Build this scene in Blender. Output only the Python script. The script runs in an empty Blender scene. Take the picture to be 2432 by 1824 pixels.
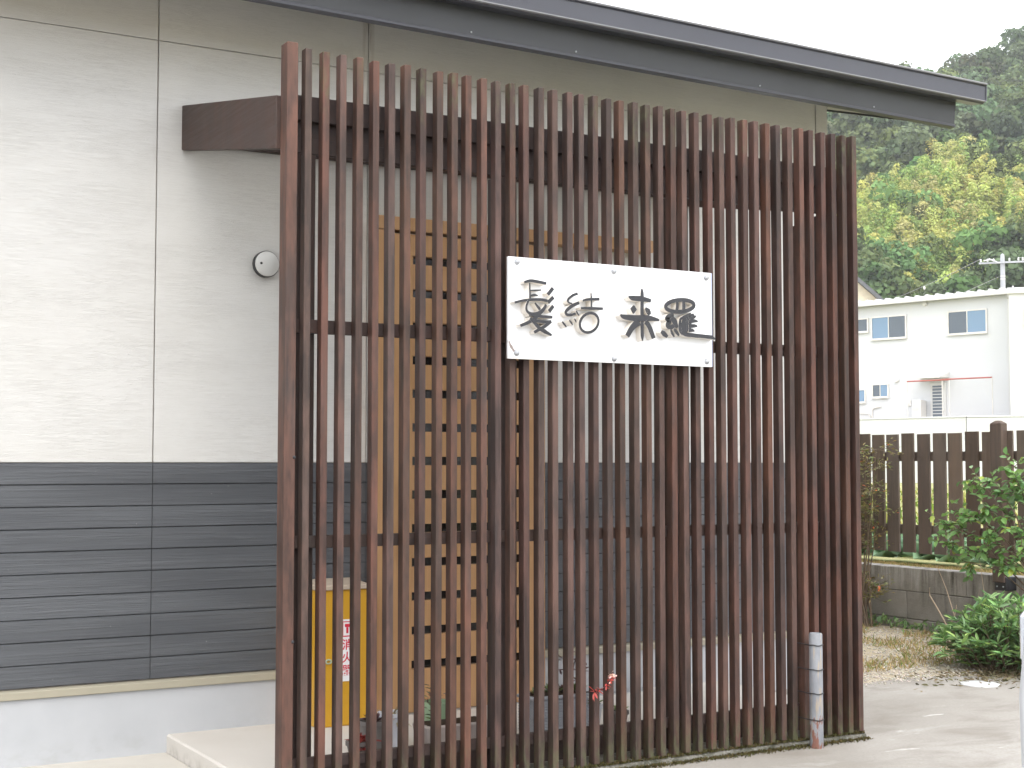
import bpy, bmesh, math, random
import numpy as np
from mathutils import Vector, Matrix
from mathutils import noise as mnoise

scene = bpy.context.scene
R = math.radians
random.seed(7)
rng = np.random.default_rng(7)

# ------------------------------------------------------------------ camera
cd = bpy.data.cameras.new("camera")
cam = bpy.data.objects.new("camera", cd)
scene.collection.objects.link(cam)
cam.location = (0.0, -4.987, 1.28)
cam.rotation_euler = (math.pi / 2 + 0.05522, 0.0, 1.0473 - math.pi / 2)
cd.sensor_width = 36.0
cd.lens = 49.99
cd.clip_start = 0.05
cd.clip_end = 2000.0
scene.camera = cam

# ------------------------------------------------------------------ sky and sun (bright overcast)
SUN_EL, SUN_AZ = R(50), R(-104)          # veiled sun behind the camera; azimuth from +X
world = bpy.data.worlds.new("World")
scene.world = world
world.use_nodes = True
wn = world.node_tree
wn.nodes.clear()
sky = wn.nodes.new("ShaderNodeTexSky")
sky.sky_type = 'NISHITA'
sky.sun_disc = False
sky.sun_elevation = SUN_EL
sky.sun_rotation = math.pi / 2 - SUN_AZ
sky.air_density = 1.6
sky.dust_density = 6.0
mixw = wn.nodes.new("ShaderNodeMix")
mixw.data_type = 'RGBA'
mixw.inputs[0].default_value = 0.86
mixw.inputs[7].default_value = (15.2, 15.65, 16.6, 1.0)   # the even cloud layer in front of the blue
wn.links.new(sky.outputs[0], mixw.inputs[6])
bgn = wn.nodes.new("ShaderNodeBackground")
bgn.inputs[1].default_value = 0.10
wn.links.new(mixw.outputs[2], bgn.inputs[0])
won = wn.nodes.new("ShaderNodeOutputWorld")
wn.links.new(bgn.outputs[0], won.inputs[0])

sd = bpy.data.lights.new("sun", 'SUN')
sd.energy = 0.9
sd.angle = R(45)
sd.color = (1.0, 0.955, 0.89)
sun = bpy.data.objects.new("sun", sd)
scene.collection.objects.link(sun)
sdir = Vector((math.cos(SUN_EL) * math.cos(SUN_AZ), math.cos(SUN_EL) * math.sin(SUN_AZ), math.sin(SUN_EL)))
sun.rotation_euler = sdir.to_track_quat('Z', 'Y').to_euler()
sun.location = (10, -10, 20)

scene.view_settings.view_transform = 'Standard'
scene.view_settings.look = 'None'
scene.view_settings.exposure = 0.93
scene.view_settings.gamma = 1.0
scene.view_settings.use_curve_mapping = False
scene.render.engine = 'CYCLES'
scene.cycles.use_denoising = True
scene.cycles.use_adaptive_sampling = True
scene.cycles.adaptive_threshold = 0.03
scene.cycles.max_bounces = 6
scene.cycles.diffuse_bounces = 4
scene.cycles.glossy_bounces = 3
scene.cycles.transmission_bounces = 4
scene.cycles.transparent_max_bounces = 6
scene.cycles.volume_bounces = 1
scene.cycles.caustics_reflective = False
scene.cycles.caustics_refractive = False

# ------------------------------------------------------------------ helpers
COL = scene.collection
def setp(o, label=None, cat=None, group=None, kind=None):
    if label: o["label"] = label
    if cat: o["category"] = cat
    if group: o["group"] = group
    if kind: o["kind"] = kind
    return o
def empty(name, loc=(0, 0, 0), rz=0.0, label=None, cat=None, group=None, parent=None):
    o = bpy.data.objects.new(name, None)
    o.empty_display_size = 0.1
    o.location = loc
    o.rotation_euler = (0, 0, rz)
    COL.objects.link(o)
    if parent: o.parent = parent
    return setp(o, label, cat, group)
def link_mesh(name, me, parent=None, loc=(0, 0, 0), rot=(0, 0, 0), scale=(1, 1, 1)):
    o = bpy.data.objects.new(name, me)
    o.location = loc; o.rotation_euler = rot; o.scale = scale
    COL.objects.link(o)
    if parent: o.parent = parent
    return o

class MB:
    """collects shapes; build() links them as one mesh object"""
    def __init__(s):
        s.v = []; s.f = []; s.m = []; s.mi = 0
    def add(s, vs, fs):
        b = len(s.v)
        s.v += [tuple(p) for p in vs]
        s.f += [tuple(i + b for i in f) for f in fs]
        s.m += [s.mi] * len(fs)
        return s
    def box(s, x0, x1, y0, y1, z0, z1):
        vs = [(x, y, z) for z in (z0, z1) for y in (y0, y1) for x in (x0, x1)]
        return s.add(vs, [(0, 2, 3, 1), (4, 5, 7, 6), (0, 1, 5, 4), (2, 6, 7, 3), (0, 4, 6, 2), (1, 3, 7, 5)])
    def hexa(s, b, t):          # bottom 4 points, top 4 points, both counter-clockwise from above
        return s.add(list(b) + list(t), [(3, 2, 1, 0), (4, 5, 6, 7), (0, 1, 5, 4), (1, 2, 6, 5), (2, 3, 7, 6), (3, 0, 4, 7)])
    def prism(s, poly, fn, d0, d1):  # poly (a,b) list, fn(a,b,d) -> point
        n = len(poly)
        vs = [fn(a, b, d0) for a, b in poly] + [fn(a, b, d1) for a, b in poly]
        fs = [tuple(range(n - 1, -1, -1)), tuple(range(n, 2 * n))]
        fs += [(i, (i + 1) % n, n + (i + 1) % n, n + i) for i in range(n)]
        return s.add(vs, fs)
    def tube(s, pts, rad, n=8, cap=True):
        pts = [Vector(p) for p in pts]
        if not isinstance(rad, (list, tuple)): rad = [rad] * len(pts)
        rings = []
        up = None
        for i, p in enumerate(pts):
            t = (pts[min(i + 1, len(pts) - 1)] - pts[max(i - 1, 0)]).normalized()
            if up is None:
                up = Vector((0, 0, 1)) if abs(t.z) < 0.9 else Vector((1, 0, 0))
            a = t.cross(up)
            if a.length < 1e-5: a = t.cross(Vector((0, 1, 0)))
            a.normalize(); b = t.cross(a).normalized(); up = -b if False else up
            rings.append([p + (a * math.cos(2 * math.pi * k / n) + b * math.sin(2 * math.pi * k / n)) * rad[i] for k in range(n)])
        vs = [q for r in rings for q in r]
        fs = []
        for i in range(len(pts) - 1):
            for k in range(n):
                fs.append((i * n + k, i * n + (k + 1) % n, (i + 1) * n + (k + 1) % n, (i + 1) * n + k))
        if cap:
            fs.append(tuple(range(n - 1, -1, -1)))
            fs.append(tuple(range((len(pts) - 1) * n, len(pts) * n)))
        return s.add(vs, fs)
    def lathe(s, prof, c=(0, 0, 0), axis='z', n=24):   # prof: (r, h)
        vs = []
        for r, h in prof:
            for k in range(n):
                a = 2 * math.pi * k / n
                x, y = r * math.cos(a), r * math.sin(a)
                if axis == 'z': p = (x, y, h)
                elif axis == 'y': p = (x, h, y)
                else: p = (h, x, y)
                vs.append((c[0] + p[0], c[1] + p[1], c[2] + p[2]))
        fs = []
        for i in range(len(prof) - 1):
            for k in range(n):
                fs.append((i * n + k, i * n + (k + 1) % n, (i + 1) * n + (k + 1) % n, (i + 1) * n + k))
        fs.append(tuple(range(n - 1, -1, -1)))
        fs.append(tuple(range((len(prof) - 1) * n, len(prof) * n)))
        return s.add(vs, fs)
    def mesh(s, name, mats, off=(0, 0, 0), bevel=0.0, smooth=False, recalc=True):
        me = bpy.data.meshes.new(name)
        me.from_pydata([(x - off[0], y - off[1], z - off[2]) for x, y, z in s.v], [], s.f)
        if not isinstance(mats, (list, tuple)): mats = [mats]
        for m in mats: me.materials.append(m)
        me.polygons.foreach_set("material_index", s.m)
        if bevel > 0 or recalc:
            bm = bmesh.new(); bm.from_mesh(me)
            if recalc: bmesh.ops.recalc_face_normals(bm, faces=bm.faces)
            if bevel > 0:
                bmesh.ops.bevel(bm, geom=[e for e in bm.edges if e.calc_face_angle(0) > 0.6], offset=bevel, segments=1, affect='EDGES', clamp_overlap=True)
            bm.to_mesh(me); bm.free()
        if smooth:
            me.polygons.foreach_set("use_smooth", [True] * len(me.polygons))
            me.set_sharp_from_angle(angle=R(40)) if hasattr(me, "set_sharp_from_angle") else None
        return me
    def build(s, name, mats, parent=None, bevel=0.0, smooth=False, loc=None, local=False, rot=(0, 0, 0)):
        """geometry is in world space unless local=True; a child is stored relative to its parent's place"""
        if parent is not None and not local:
            off = Vector(parent.location)
            q = parent.parent
            while q is not None:
                off = off + Vector(q.location); q = q.parent
            off = tuple(off)
            me = s.mesh(name, mats, off, bevel, smooth)
            return link_mesh(name, me, parent)
        me = s.mesh(name, mats, (0, 0, 0), bevel, smooth)
        return link_mesh(name, me, parent, loc or (0, 0, 0), rot)

def copy_tree(o, parent=None):
    c = o.copy(); COL.objects.link(c)
    if parent is not None: c.parent = parent
    for ch in o.children: copy_tree(ch, c)
    return c

# ------------------------------------------------------------------ node helpers
def nd(nt, t, ins=None, **props):
    n = nt.nodes.new(t)
    for k, v in props.items(): setattr(n, k, v)
    for k, v in (ins or {}).items():
        if isinstance(v, bpy.types.NodeSocket): nt.links.new(v, n.inputs[k])
        else: n.inputs[k].default_value = v
    return n
def c4(c): return (c[0], c[1], c[2], 1.0)
class Mat:
    def __init__(s, name, base=(.5, .5, .5), rough=.6, spec=.5, metal=0.0):
        s.m = bpy.data.materials.new(name); s.m.use_nodes = True
        s.nt = s.m.node_tree
        s.b = s.nt.nodes["Principled BSDF"]
        s.b.inputs["Base Color"].default_value = c4(base)
        s.b.inputs["Roughness"].default_value = rough
        s.b.inputs["Specular IOR Level"].default_value = spec
        s.b.inputs["Metallic"].default_value = metal
        s._tc = None
    def tc(s, out="Object"):
        if s._tc is None: s._tc = nd(s.nt, "ShaderNodeTexCoord")
        return s._tc.outputs[out]
    def pos(s):
        return nd(s.nt, "ShaderNodeNewGeometry").outputs["Position"]
    def map(s, scale=(1, 1, 1), loc=(0, 0, 0), vec=None):
        return nd(s.nt, "ShaderNodeMapping", {"Vector": vec if vec is not None else s.tc(), "Scale": scale, "Location": loc}).outputs[0]
    def noise(s, vec=None, scale=5.0, detail=4.0, rough=.55, dist=0.0):
        return nd(s.nt, "ShaderNodeTexNoise", {"Vector": vec if vec is not None else s.tc(), "Scale": scale, "Detail": detail, "Roughness": rough, "Distortion": dist}).outputs[0]
    def ramp(s, fac, stops):
        n = nd(s.nt, "ShaderNodeValToRGB", {"Fac": fac})
        e = n.color_ramp.elements
        while len(e) < len(stops): e.new(0.5)
        for el, (p, c) in zip(e, stops):
            el.position = p
            el.color = c4(c) if isinstance(c, (tuple, list)) else (c, c, c, 1)
        return n.outputs[0]
    def mix(s, fac, a, b, blend='MIX'):
        n = nd(s.nt, "ShaderNodeMix", None, data_type='RGBA', blend_type=blend)
        for i, v in ((0, fac), (6, a), (7, b)):
            if isinstance(v, bpy.types.NodeSocket): s.nt.links.new(v, n.inputs[i])
            elif i == 0: n.inputs[0].default_value = v
            else: n.inputs[i].default_value = c4(v)
        return n.outputs[2]
    def math(s, op, a, b=0.0, c=None, clamp=False):
        n = nd(s.nt, "ShaderNodeMath", None, operation=op, use_clamp=clamp)
        for i, v in enumerate((a, b) if c is None else (a, b, c)):
            if isinstance(v, bpy.types.NodeSocket): s.nt.links.new(v, n.inputs[i])
            else: n.inputs[i].default_value = v
        return n.outputs[0]
    def rng(s, v, a, b, c=0.0, d=1.0):
        return nd(s.nt, "ShaderNodeMapRange", {0: v, 1: a, 2: b, 3: c, 4: d}, clamp=True).outputs[0]
    def rand(s): return nd(s.nt, "ShaderNodeObjectInfo").outputs["Random"]
    def sep(s, vec): return nd(s.nt, "ShaderNodeSeparateXYZ", {0: vec}).outputs
    def color(s, sock): s.nt.links.new(sock, s.b.inputs["Base Color"]); return s
    def roughness(s, sock): s.nt.links.new(sock, s.b.inputs["Roughness"]); return s
    def bump(s, h, strength=.3, dist=.005):
        n = nd(s.nt, "ShaderNodeBump", {"Height": h, "Strength": strength, "Distance": dist})
        s.nt.links.new(n.outputs[0], s.b.inputs["Normal"]); return s

# ------------------------------------------------------------------ materials
def hsv(s, col, h=None, sat=None, val=None):
    n = nd(s.nt, "ShaderNodeHueSaturation", {"Color": col})
    for k, v in (("Hue", h), ("Saturation", sat), ("Value", val)):
        if v is None: continue
        if isinstance(v, bpy.types.NodeSocket): s.nt.links.new(v, n.inputs[k])
        else: n.inputs[k].default_value = v
    return n.outputs[0]

def stained_wood(name, dark, mid, red, grain=(26, 26, .9), moss=True, rough=.62):
    s = Mat(name, mid, rough, .35)
    rnd = s.rand()
    off = nd(s.nt, "ShaderNodeCombineXYZ", {0: s.math('MULTIPLY', rnd, 37.0), 1: s.math('MULTIPLY', rnd, 19.0), 2: s.math('MULTIPLY', rnd, 53.0)}).outputs[0]
    v = nd(s.nt, "ShaderNodeVectorMath", {0: s.tc(), 1: off}, operation='ADD').outputs[0]
    g = s.noise(s.map(grain, vec=v), 3.0, 5, .65)
    patch = s.noise(s.map((5, 5, 1.3), vec=v), 2.2, 4, .65)
    c = s.mix(s.rng(g, .35, .68), dark, mid)
    c = s.mix(s.math('MULTIPLY', s.rng(patch, .42, .68), .75), c, red)
    grey = s.noise(s.map((8, 8, 1.3), vec=v), 1.6, 3, .5)
    c = s.mix(s.math('MULTIPLY', s.rng(grey, .54, .76), .30), c, (.080, .066, .060))
    c = hsv(s, c, s.rng(rnd, 0, 1, .492, .506), s.rng(s.math('FRACT', s.math('MULTIPLY', rnd, 7.13)), 0, 1, .72, 1.0), s.rng(s.math('FRACT', s.math('MULTIPLY', rnd, 3.71)), 0, 1, .76, 1.20))
    if moss:
        z = s.sep(s.pos())[2]
        mn = s.noise(s.map((30, 30, 12), vec=v), 1.5, 4, .6)
        m1 = s.math('MULTIPLY', s.rng(z, .20, .03), s.rng(mn, .40, .62))
        m2 = s.math('MULTIPLY', s.math('MULTIPLY', s.rng(z, 2.55, 2.83), s.rng(mn, .46, .66)), s.rng(s.math('FRACT', s.math('MULTIPLY', rnd, 11.7)), .55, .8))
        c = s.mix(s.math('MULTIPLY', s.math('MAXIMUM', m1, m2), .8), c, (.085, .095, .045))
    s.color(c)
    s.roughness(s.rng(g, .3, .7, rough - .12, rough + .12))
    s.bump(g, .35, .002)
    return s.m

M = {}
M['slat'] = stained_wood('slat_stained_wood', (.030, .0165, .0122), (.070, .0370, .0262), (.138, .0575, .0355))
M['beam'] = stained_wood('beam_stained_wood', (.056, .037, .031), (.080, .052, .043), (.096, .052, .040), grain=(3, .8, 26), moss=False)
M['rail'] = stained_wood('rail_stained_wood', (.034, .023, .020), (.056, .034, .028), (.070, .036, .028), grain=(.9, 20, 26), moss=False)
M['fence'] = stained_wood('fence_stained_wood', (.092, .064, .045), (.140, .098, .069), (.155, .102, .068), grain=(22, 22, .8), moss=False, rough=.7)

def siding_white():
    s = Mat('white_grain_siding', (.6, .6, .6), .55, .35)
    p = s.pos()
    a = s.noise(s.map((3.4, 1, 88), vec=p), 1.5, 3, .6, .9)
    a2 = s.noise(s.map((6.0, 1, 120), (2, 0, 9), vec=p), 1.3, 2, .5, .5)
    b = s.noise(s.map((1.6, 1, 4.5), (3, 0, 7), vec=p), 1.6, 4, .6)
    m = s.rng(b, .34, .60, .28, 1.0)
    l1 = s.rng(s.math('ABSOLUTE', s.math('SUBTRACT', a, .52)), .045, .0)
    l2 = s.rng(s.math('ABSOLUTE', s.math('SUBTRACT', a2, .55)), .040, .0)
    line = s.math('MULTIPLY', s.math('MAXIMUM', l1, s.math('MULTIPLY', l2, .6)), m)
    h = s.math('MULTIPLY', line, -1.0)
    big = s.noise(s.map((.5, 1, .8), (5, 0, 1), vec=p), 1.5, 4, .6)
    c = s.mix(s.rng(big, .35, .7), (.580, .573, .545), (.612, .608, .588))
    c = s.mix(s.math('MULTIPLY', line, .25), c, (.32, .31, .29))
    # grey-brown dirt washed down from the joints
    dn = s.noise(s.map((40, 1, 2.2), vec=p), 1.0, 4, .7)
    xs = s.sep(p)[0]; zs = s.sep(p)[2]
    d2 = s.math('MULTIPLY', s.rng(s.math('ABSOLUTE', s.math('SUBTRACT', xs, 2.806)), .035, .0), s.rng(dn, .42, .62))
    d2 = s.math('MULTIPLY', d2, s.rng(zs, 2.4, 3.1, .15, 1.0))
    c = s.mix(s.math('MULTIPLY', d2, .95), c, (.16, .11, .07))
    s.color(c); s.bump(h, .38, .0022)
    return s.m
M['white_siding'] = siding_white()

def siding_dark():
    s = Mat('charcoal_grain_siding', (.13, .135, .14), .5, .45)
    p = s.pos()
    a = s.noise(s.map((1.3, 1, 42), vec=p), 1.7, 5, .62, .4)
    b = s.noise(s.map((.8, 1, 7), vec=p), 1.4, 3, .5)
    c = s.mix(s.rng(b, .3, .7), (.062, .066, .073), (.088, .094, .103))
    c = s.mix(s.math('MULTIPLY', s.rng(a, .55, .7), .3), c, (.13, .135, .145))
    sp = s.noise(s.map((1, 1, 1), vec=p), 90, 2, .5)
    c = s.mix(s.math('MULTIPLY', s.rng(sp, .78, .80), .5), c, (.45, .45, .43))
    s.color(c); s.bump(s.math('MULTIPLY', s.rng(a, .42, .66), s.rng(b, .35, .6, .3, 1)), .5, .004)
    return s.m
M['dark_siding'] = siding_dark()
def plain(name, base, rough=.5, spec=.5, metal=0.0, var=.12, scale=3.0, bump=0.0):
    s = Mat(name, base, rough, spec, metal)
    n = s.noise(s.tc(), scale, 5, .6)
    c = s.mix(s.rng(n, .3, .7), tuple(x * (1 - var) for x in base), tuple(min(1, x * (1 + var)) for x in base))
    s.color(c)
    if bump: s.bump(s.noise(s.tc(), scale * 14, 4, .6), bump, .003)
    return s.m
M['backing'] = plain('seam_sealant', (.50, .44, .39), .8, .2)
M['dark_backing'] = plain('dark_seam', (.035, .037, .040), .8, .2)
M['cream_trim'] = plain('cream_metal_flashing', (.33, .305, .235), .45, .4, var=.06)
def foundation():
    s = Mat('painted_plinth', (.70, .72, .74), .7, .3)
    p = s.pos(); z = s.sep(p)[2]
    n = s.noise(s.map((2, 2, 2), vec=p), 1.6, 5, .6)
    c = s.mix(s.rng(n, .3, .7), (.40, .412, .428), (.455, .467, .482))
    m = s.noise(s.map((9, 9, 14), vec=p), 1.2, 5, .65)
    c = s.mix(s.math('MULTIPLY', s.math('MULTIPLY', s.rng(z, .16, .02), s.rng(m, .52, .76)), .28), c, (.26, .25, .22))
    s.color(c); s.bump(s.noise(p, 120, 3, .6), .12, .002)
    return s.m
M['plinth'] = foundation()
M['fascia'] = plain('charcoal_coated_metal', (.036, .038, .043), .42, .5, .0, .10, 1.5)
M['gutter'] = plain('grey_gutter_metal', (.050, .051, .064), .35, .5, .0, .08, 1.2)
M['soffit'] = plain('grey_soffit_board', (.30, .29, .27), .75, .3)
M['bead'] = plain('pale_gutter_edge', (.20, .20, .21), .35, .5, .0, .05)
def fill_light_sheet():
    s = Mat('translucent_fill_sheet', (.8, .8, .78), .35, .4)
    t = nd(s.nt, "ShaderNodeBsdfTranslucent", {0: (.95, .95, .93, 1)})  # translucency added so daylight passes the canopy and fills the entrance
    mx = nd(s.nt, "ShaderNodeMixShader", {0: .9, 1: s.b.outputs[0], 2: t.outputs[0]})
    s.nt.links.new(mx.outputs[0], s.nt.nodes["Material Output"].inputs[0])
    return s.m
M['fill_light_sheet'] = fill_light_sheet()
M['roof'] = plain('charcoal_roof_sheet', (.10, .10, .11), .4, .5)
M['raw_wood'] = plain('raw_timber', (.50, .33, .15), .7, .3)
def door_wood():
    s = Mat('orange_veneer', (.65, .34, .12), .38, .45)
    p = s.pos()
    g = s.noise(s.map((60, 60, 1.6), vec=p), 1.5, 4, .6)
    c = s.mix(s.rng(g, .3, .7), (.44, .248, .112), (.51, .300, .145))
    s.color(c); return s.m
M['door'] = door_wood()
def glass(name, base=(.02, .024, .028), rough=.04):
    s = Mat(name, base, rough, .8); s.b.inputs["IOR"].default_value = 1.52
    return s.m
M['glass_dark'] = glass('dark_glass', (.012, .012, .012), .12)
M['steel'] = plain('brushed_steel', (.62, .63, .64), .35, .5, .9, .05)
M['black_metal'] = plain('black_painted_metal', (.02, .02, .022), .45, .5)
M['vent'] = plain('aluminium_vent', (.60, .60, .58), .5, .5, .3, .08)
def sign_white():
    s = Mat('white_acrylic_sheet', (.77, .78, .79), .22, .5)
    p = s.pos(); x, y, z = s.sep(p)[0], s.sep(p)[1], s.sep(p)[2]
    # rust-brown peel round the lower left fixing and a yellowish edge along the bottom
    dx = s.math('SUBTRACT', x, 2.890); dz = s.math('SUBTRACT', z, 1.772)
    w = s.noise(s.map((26, 1, 26), vec=p), 1.3, 4, .65)
    rr = s.math('ADD', s.math('SQRT', s.math('ADD', s.math('POWER', dx, 2.0), s.math('POWER', dz, 2.0))), s.math('MULTIPLY', s.math('SUBTRACT', w, .5), .03))
    ring = s.math('MULTIPLY', s.rng(rr, .040, .043), s.rng(rr, .054, .048))
    ring = s.math('MULTIPLY', ring, s.math('MULTIPLY', s.rng(x, 2.893, 2.885), s.rng(z, 1.775, 1.765)))
    c = s.mix(s.math('MULTIPLY', ring, .9), (.77, .78, .79), (.16, .11, .09))
    e = s.math('MULTIPLY', s.rng(z, 1.722, 1.698), s.rng(w, .45, .62))
    c = s.mix(s.math('MULTIPLY', e, .35), c, (.66, .60, .46))
    s.color(c); return s.m
M['sign_white'] = sign_white()
M['sign_back'] = plain('blue_grey_acrylic', (.42, .47, .62), .2, .5, var=.04)
M['letter_face'] = plain('charcoal_letter_face', (.018, .018, .022), .35, .5, var=.15)
M['letter_side'] = plain('cream_letter_side', (.74, .70, .64), .5, .4, var=.08, scale=9)
M['screw'] = plain('zinc_screw', (.40, .41, .43), .45, .5, .4)
def concrete():
    s = Mat('pale_worn_concrete', (.42, .40, .37), .85, .25)
    p = s.pos()
    a = s.noise(s.map((1, 1, 1), vec=p), .55, 6, .6, .4)
    b = s.noise(s.map((1, 1.8, 1), (4, 2, 0), vec=p), 1.9, 6, .65, .3)
    f = s.noise(p, 70, 4, .7)
    c = s.mix(s.rng(a, .34, .66), (.270, .246, .212), (.385, .360, .325))
    c = s.mix(s.math('MULTIPLY', s.rng(b, .48, .66), .75), c, (.235, .208, .175))
    c = s.mix(s.math('MULTIPLY', s.rng(b, .40, .28), .5), c, (.47, .45, .42))
    c = s.mix(s.math('MULTIPLY', s.rng(f, .42, .62), .32), c, (.22, .205, .18))
    pale = s.noise(s.map((.9, 3.2, 1), (1, 5, 0), vec=p), 2.6, 4, .6)
    c = s.mix(s.math('MULTIPLY', s.rng(pale, .66, .72), .7), c, (.68, .66, .62))
    s.color(c); s.bump(s.math('ADD', s.math('MULTIPLY', f, .5), b), .25, .004)
    return s.m
M['concrete'] = concrete()
def porch():
    s = Mat('cream_porch_screed', (.62, .585, .53), .75, .3)
    p = s.pos(); a = s.noise(p, 1.4, 5, .6); f = s.noise(p, 90, 3, .6)
    c = s.mix(s.rng(a, .3, .7), (.57, .535, .485), (.635, .605, .56))
    m = s.noise(s.map((14, 14, 14), vec=p), 1.0, 5, .65); z = s.sep(p)[2]
    c = s.mix(s.math('MULTIPLY', s.math('MULTIPLY', s.rng(z, .06, .0), s.rng(m, .45, .65)), .6), c, (.22, .20, .16))
    s.color(c); s.bump(f, .12, .002); return s.m
M['porch'] = porch()
M['slab'] = plain('pale_entrance_screed', (.56, .53, .475), .8, .3, var=.08, scale=2.0, bump=.15)
def mossy_curb():
    s = Mat('mossy_curb', (.3, .29, .27), .9, .2)
    p = s.pos(); a = s.noise(s.map((5, 5, 9), vec=p), 1.5, 6, .7); f = s.noise(p, 60, 4, .7)
    c = s.mix(s.rng(a, .40, .62), (.17, .16, .135), (.055, .056, .038))
    c = s.mix(s.math('MULTIPLY', s.rng(f, .5, .7), .5), c, (.42, .40, .37))
    s.color(c); s.bump(f, .6, .006); return s.m
M['curb'] = mossy_curb()
def ground_mat():
    s = Mat('dry_sandy_ground', (.4, .34, .25), .95, .1)
    p = s.pos(); a = s.noise(p, .8, 6, .65); f = s.noise(p, 34, 5, .75)
    c = s.mix(s.rng(a, .38, .62), (.56, .49, .40), (.42, .36, .24))
    c = s.mix(s.math('MULTIPLY', s.rng(f, .42, .62), .45), c, (.25, .20, .14))
    s.color(c); s.bump(f, .8, .01); return s.m
M['ground'] = ground_mat()
def field_mat():
    s = Mat('dry_grass_field', (.30, .28, .13), .95, .1)
    p = s.pos(); a = s.noise(p, .35, 6, .65); f = s.noise(p, 22, 5, .75)
    c = s.mix(s.rng(a, .36, .64), (.27, .30, .105), (.44, .39, .22))
    c = s.mix(s.math('MULTIPLY', s.rng(f, .42, .62), .4), c, (.20, .22, .08))
    s.color(c); s.bump(f, .8, .02); return s.m
M['field'] = field_mat()
def block_mat():
    s = Mat('weathered_concrete_block', (.25, .235, .21), .92, .15)
    p = s.pos(); x, y, z = s.sep(p)[0], s.sep(p)[1], s.sep(p)[2]
    a = s.noise(s.map((2, 2, 3), vec=p), 1.3, 5, .65)
    st = s.noise(s.map((7, 7, .8), vec=p), 1.6, 5, .7)
    f = s.noise(p, 60, 4, .7)
    c = s.mix(s.rng(a, .35, .66), (.205, .188, .165), (.31, .288, .26))
    c = s.mix(s.math('MULTIPLY', s.math('MULTIPLY', s.rng(st, .50, .62), s.rng(z, .22, .44)), .8), c, (.47, .445, .41))
    c = s.mix(s.math('MULTIPLY', s.math('MULTIPLY', s.rng(st, .47, .36), s.rng(z, .12, .42)), .85), c, (.065, .060, .048))
    c = s.mix(s.math('MULTIPLY', s.rng(f, .5, .7), .3), c, (.32, .30, .27))
    c = hsv(s, c, None, None, s.rng(s.rand(), 0, 1, .88, 1.12))
    s.color(c); s.bump(f, .5, .006); return s.m
M['block'] = block_mat()
M['mortar'] = plain('block_mortar', (.15, .14, .125), .95, .1)
def leaf_mat(name, top, back=None, trans=.25, rough=.38, attr=True, spec=.45):
    s = Mat(name, top, rough, spec)
    c = None
    if attr:
        a = nd(s.nt, "ShaderNodeAttribute", None, attribute_name="tint").outputs["Color"]
        c = s.mix(1.0, top, a, 'MULTIPLY')
        s.color(c)
    if trans > 0:
        t = nd(s.nt, "ShaderNodeBsdfTranslucent", {0: c if c is not None else c4(top)})
        mx = nd(s.nt, "ShaderNodeMixShader", {0: trans, 1: s.b.outputs[0], 2: t.outputs[0]})
        s.nt.links.new(mx.outputs[0], s.nt.nodes["Material Output"].inputs[0])
    return s.m
M['leaf_bush'] = leaf_mat('lance_leaf_green', (.165, .270, .100))
M['leaf_camellia'] = leaf_mat('oval_leaf_green', (.145, .255, .080), rough=.3)
M['leaf_nandina'] = leaf_mat('small_leaf_olive', (.175, .190, .065))
M['leaf_cabbage'] = leaf_mat('glaucous_leaf', (.30, .46, .28), rough=.45)
M['leaf_dry'] = leaf_mat('dry_grass_blade', (.50, .42, .25), rough=.8, spec=.1)
M['leaf_far'] = leaf_mat('forest_leaf', (1.0, 1.0, 1.0), trans=.32, rough=.7, spec=.15)
M['bark'] = plain('grey_brown_bark', (.16, .12, .085), .9, .2)
M['twig'] = plain('bleached_twig', (.42, .33, .24), .85, .2)
M['pebble'] = leaf_mat('pale_pebble', (.55, .50, .43), trans=0, rough=.85, spec=.2)
def simple(name, c, rough=.5, spec=.5, metal=0): return plain(name, c, rough, spec, metal, .05)

# ================================================================== THE SETTING
WALL_Y = 1.272
def sheet(name, pts, z, mat, kind='structure'):
    mb = MB(); mb.add([(x, y, z) for x, y in pts], [tuple(range(len(pts)))])
    o = mb.build(name, mat); setp(o, kind=kind); return o
sheet('ground', [(-420, -420), (420, -420), (420, 420), (-420, 420)], -.012, M['ground'])

# concrete yard: a slab sheet, its far edge ragged where it meets the gravel
ed = [(-14, -14), (9.2, -14), (9.2, .1), (7.6, .35)]
ys = [(7.05, .80), (6.86, .93), (6.74, 1.09), (6.62, 1.16), (6.55, 1.185), (6.42, 1.22), (6.3, 1.212), (6.1, 1.235), (5.95, 1.22), (5.8, 1.2)]
ed += ys + [(5.765, 1.45), (-14, 1.45)]
sheet('yard_concrete', ed, 0.0, M['concrete'])

# gravel bed and weeds between yard and block wall
gv = sheet('gravel_bed', [(5.0, -4.0), (9.3, -4.0), (9.3, 9.5), (5.0, 9.5)], -.004, M['ground'])

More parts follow.
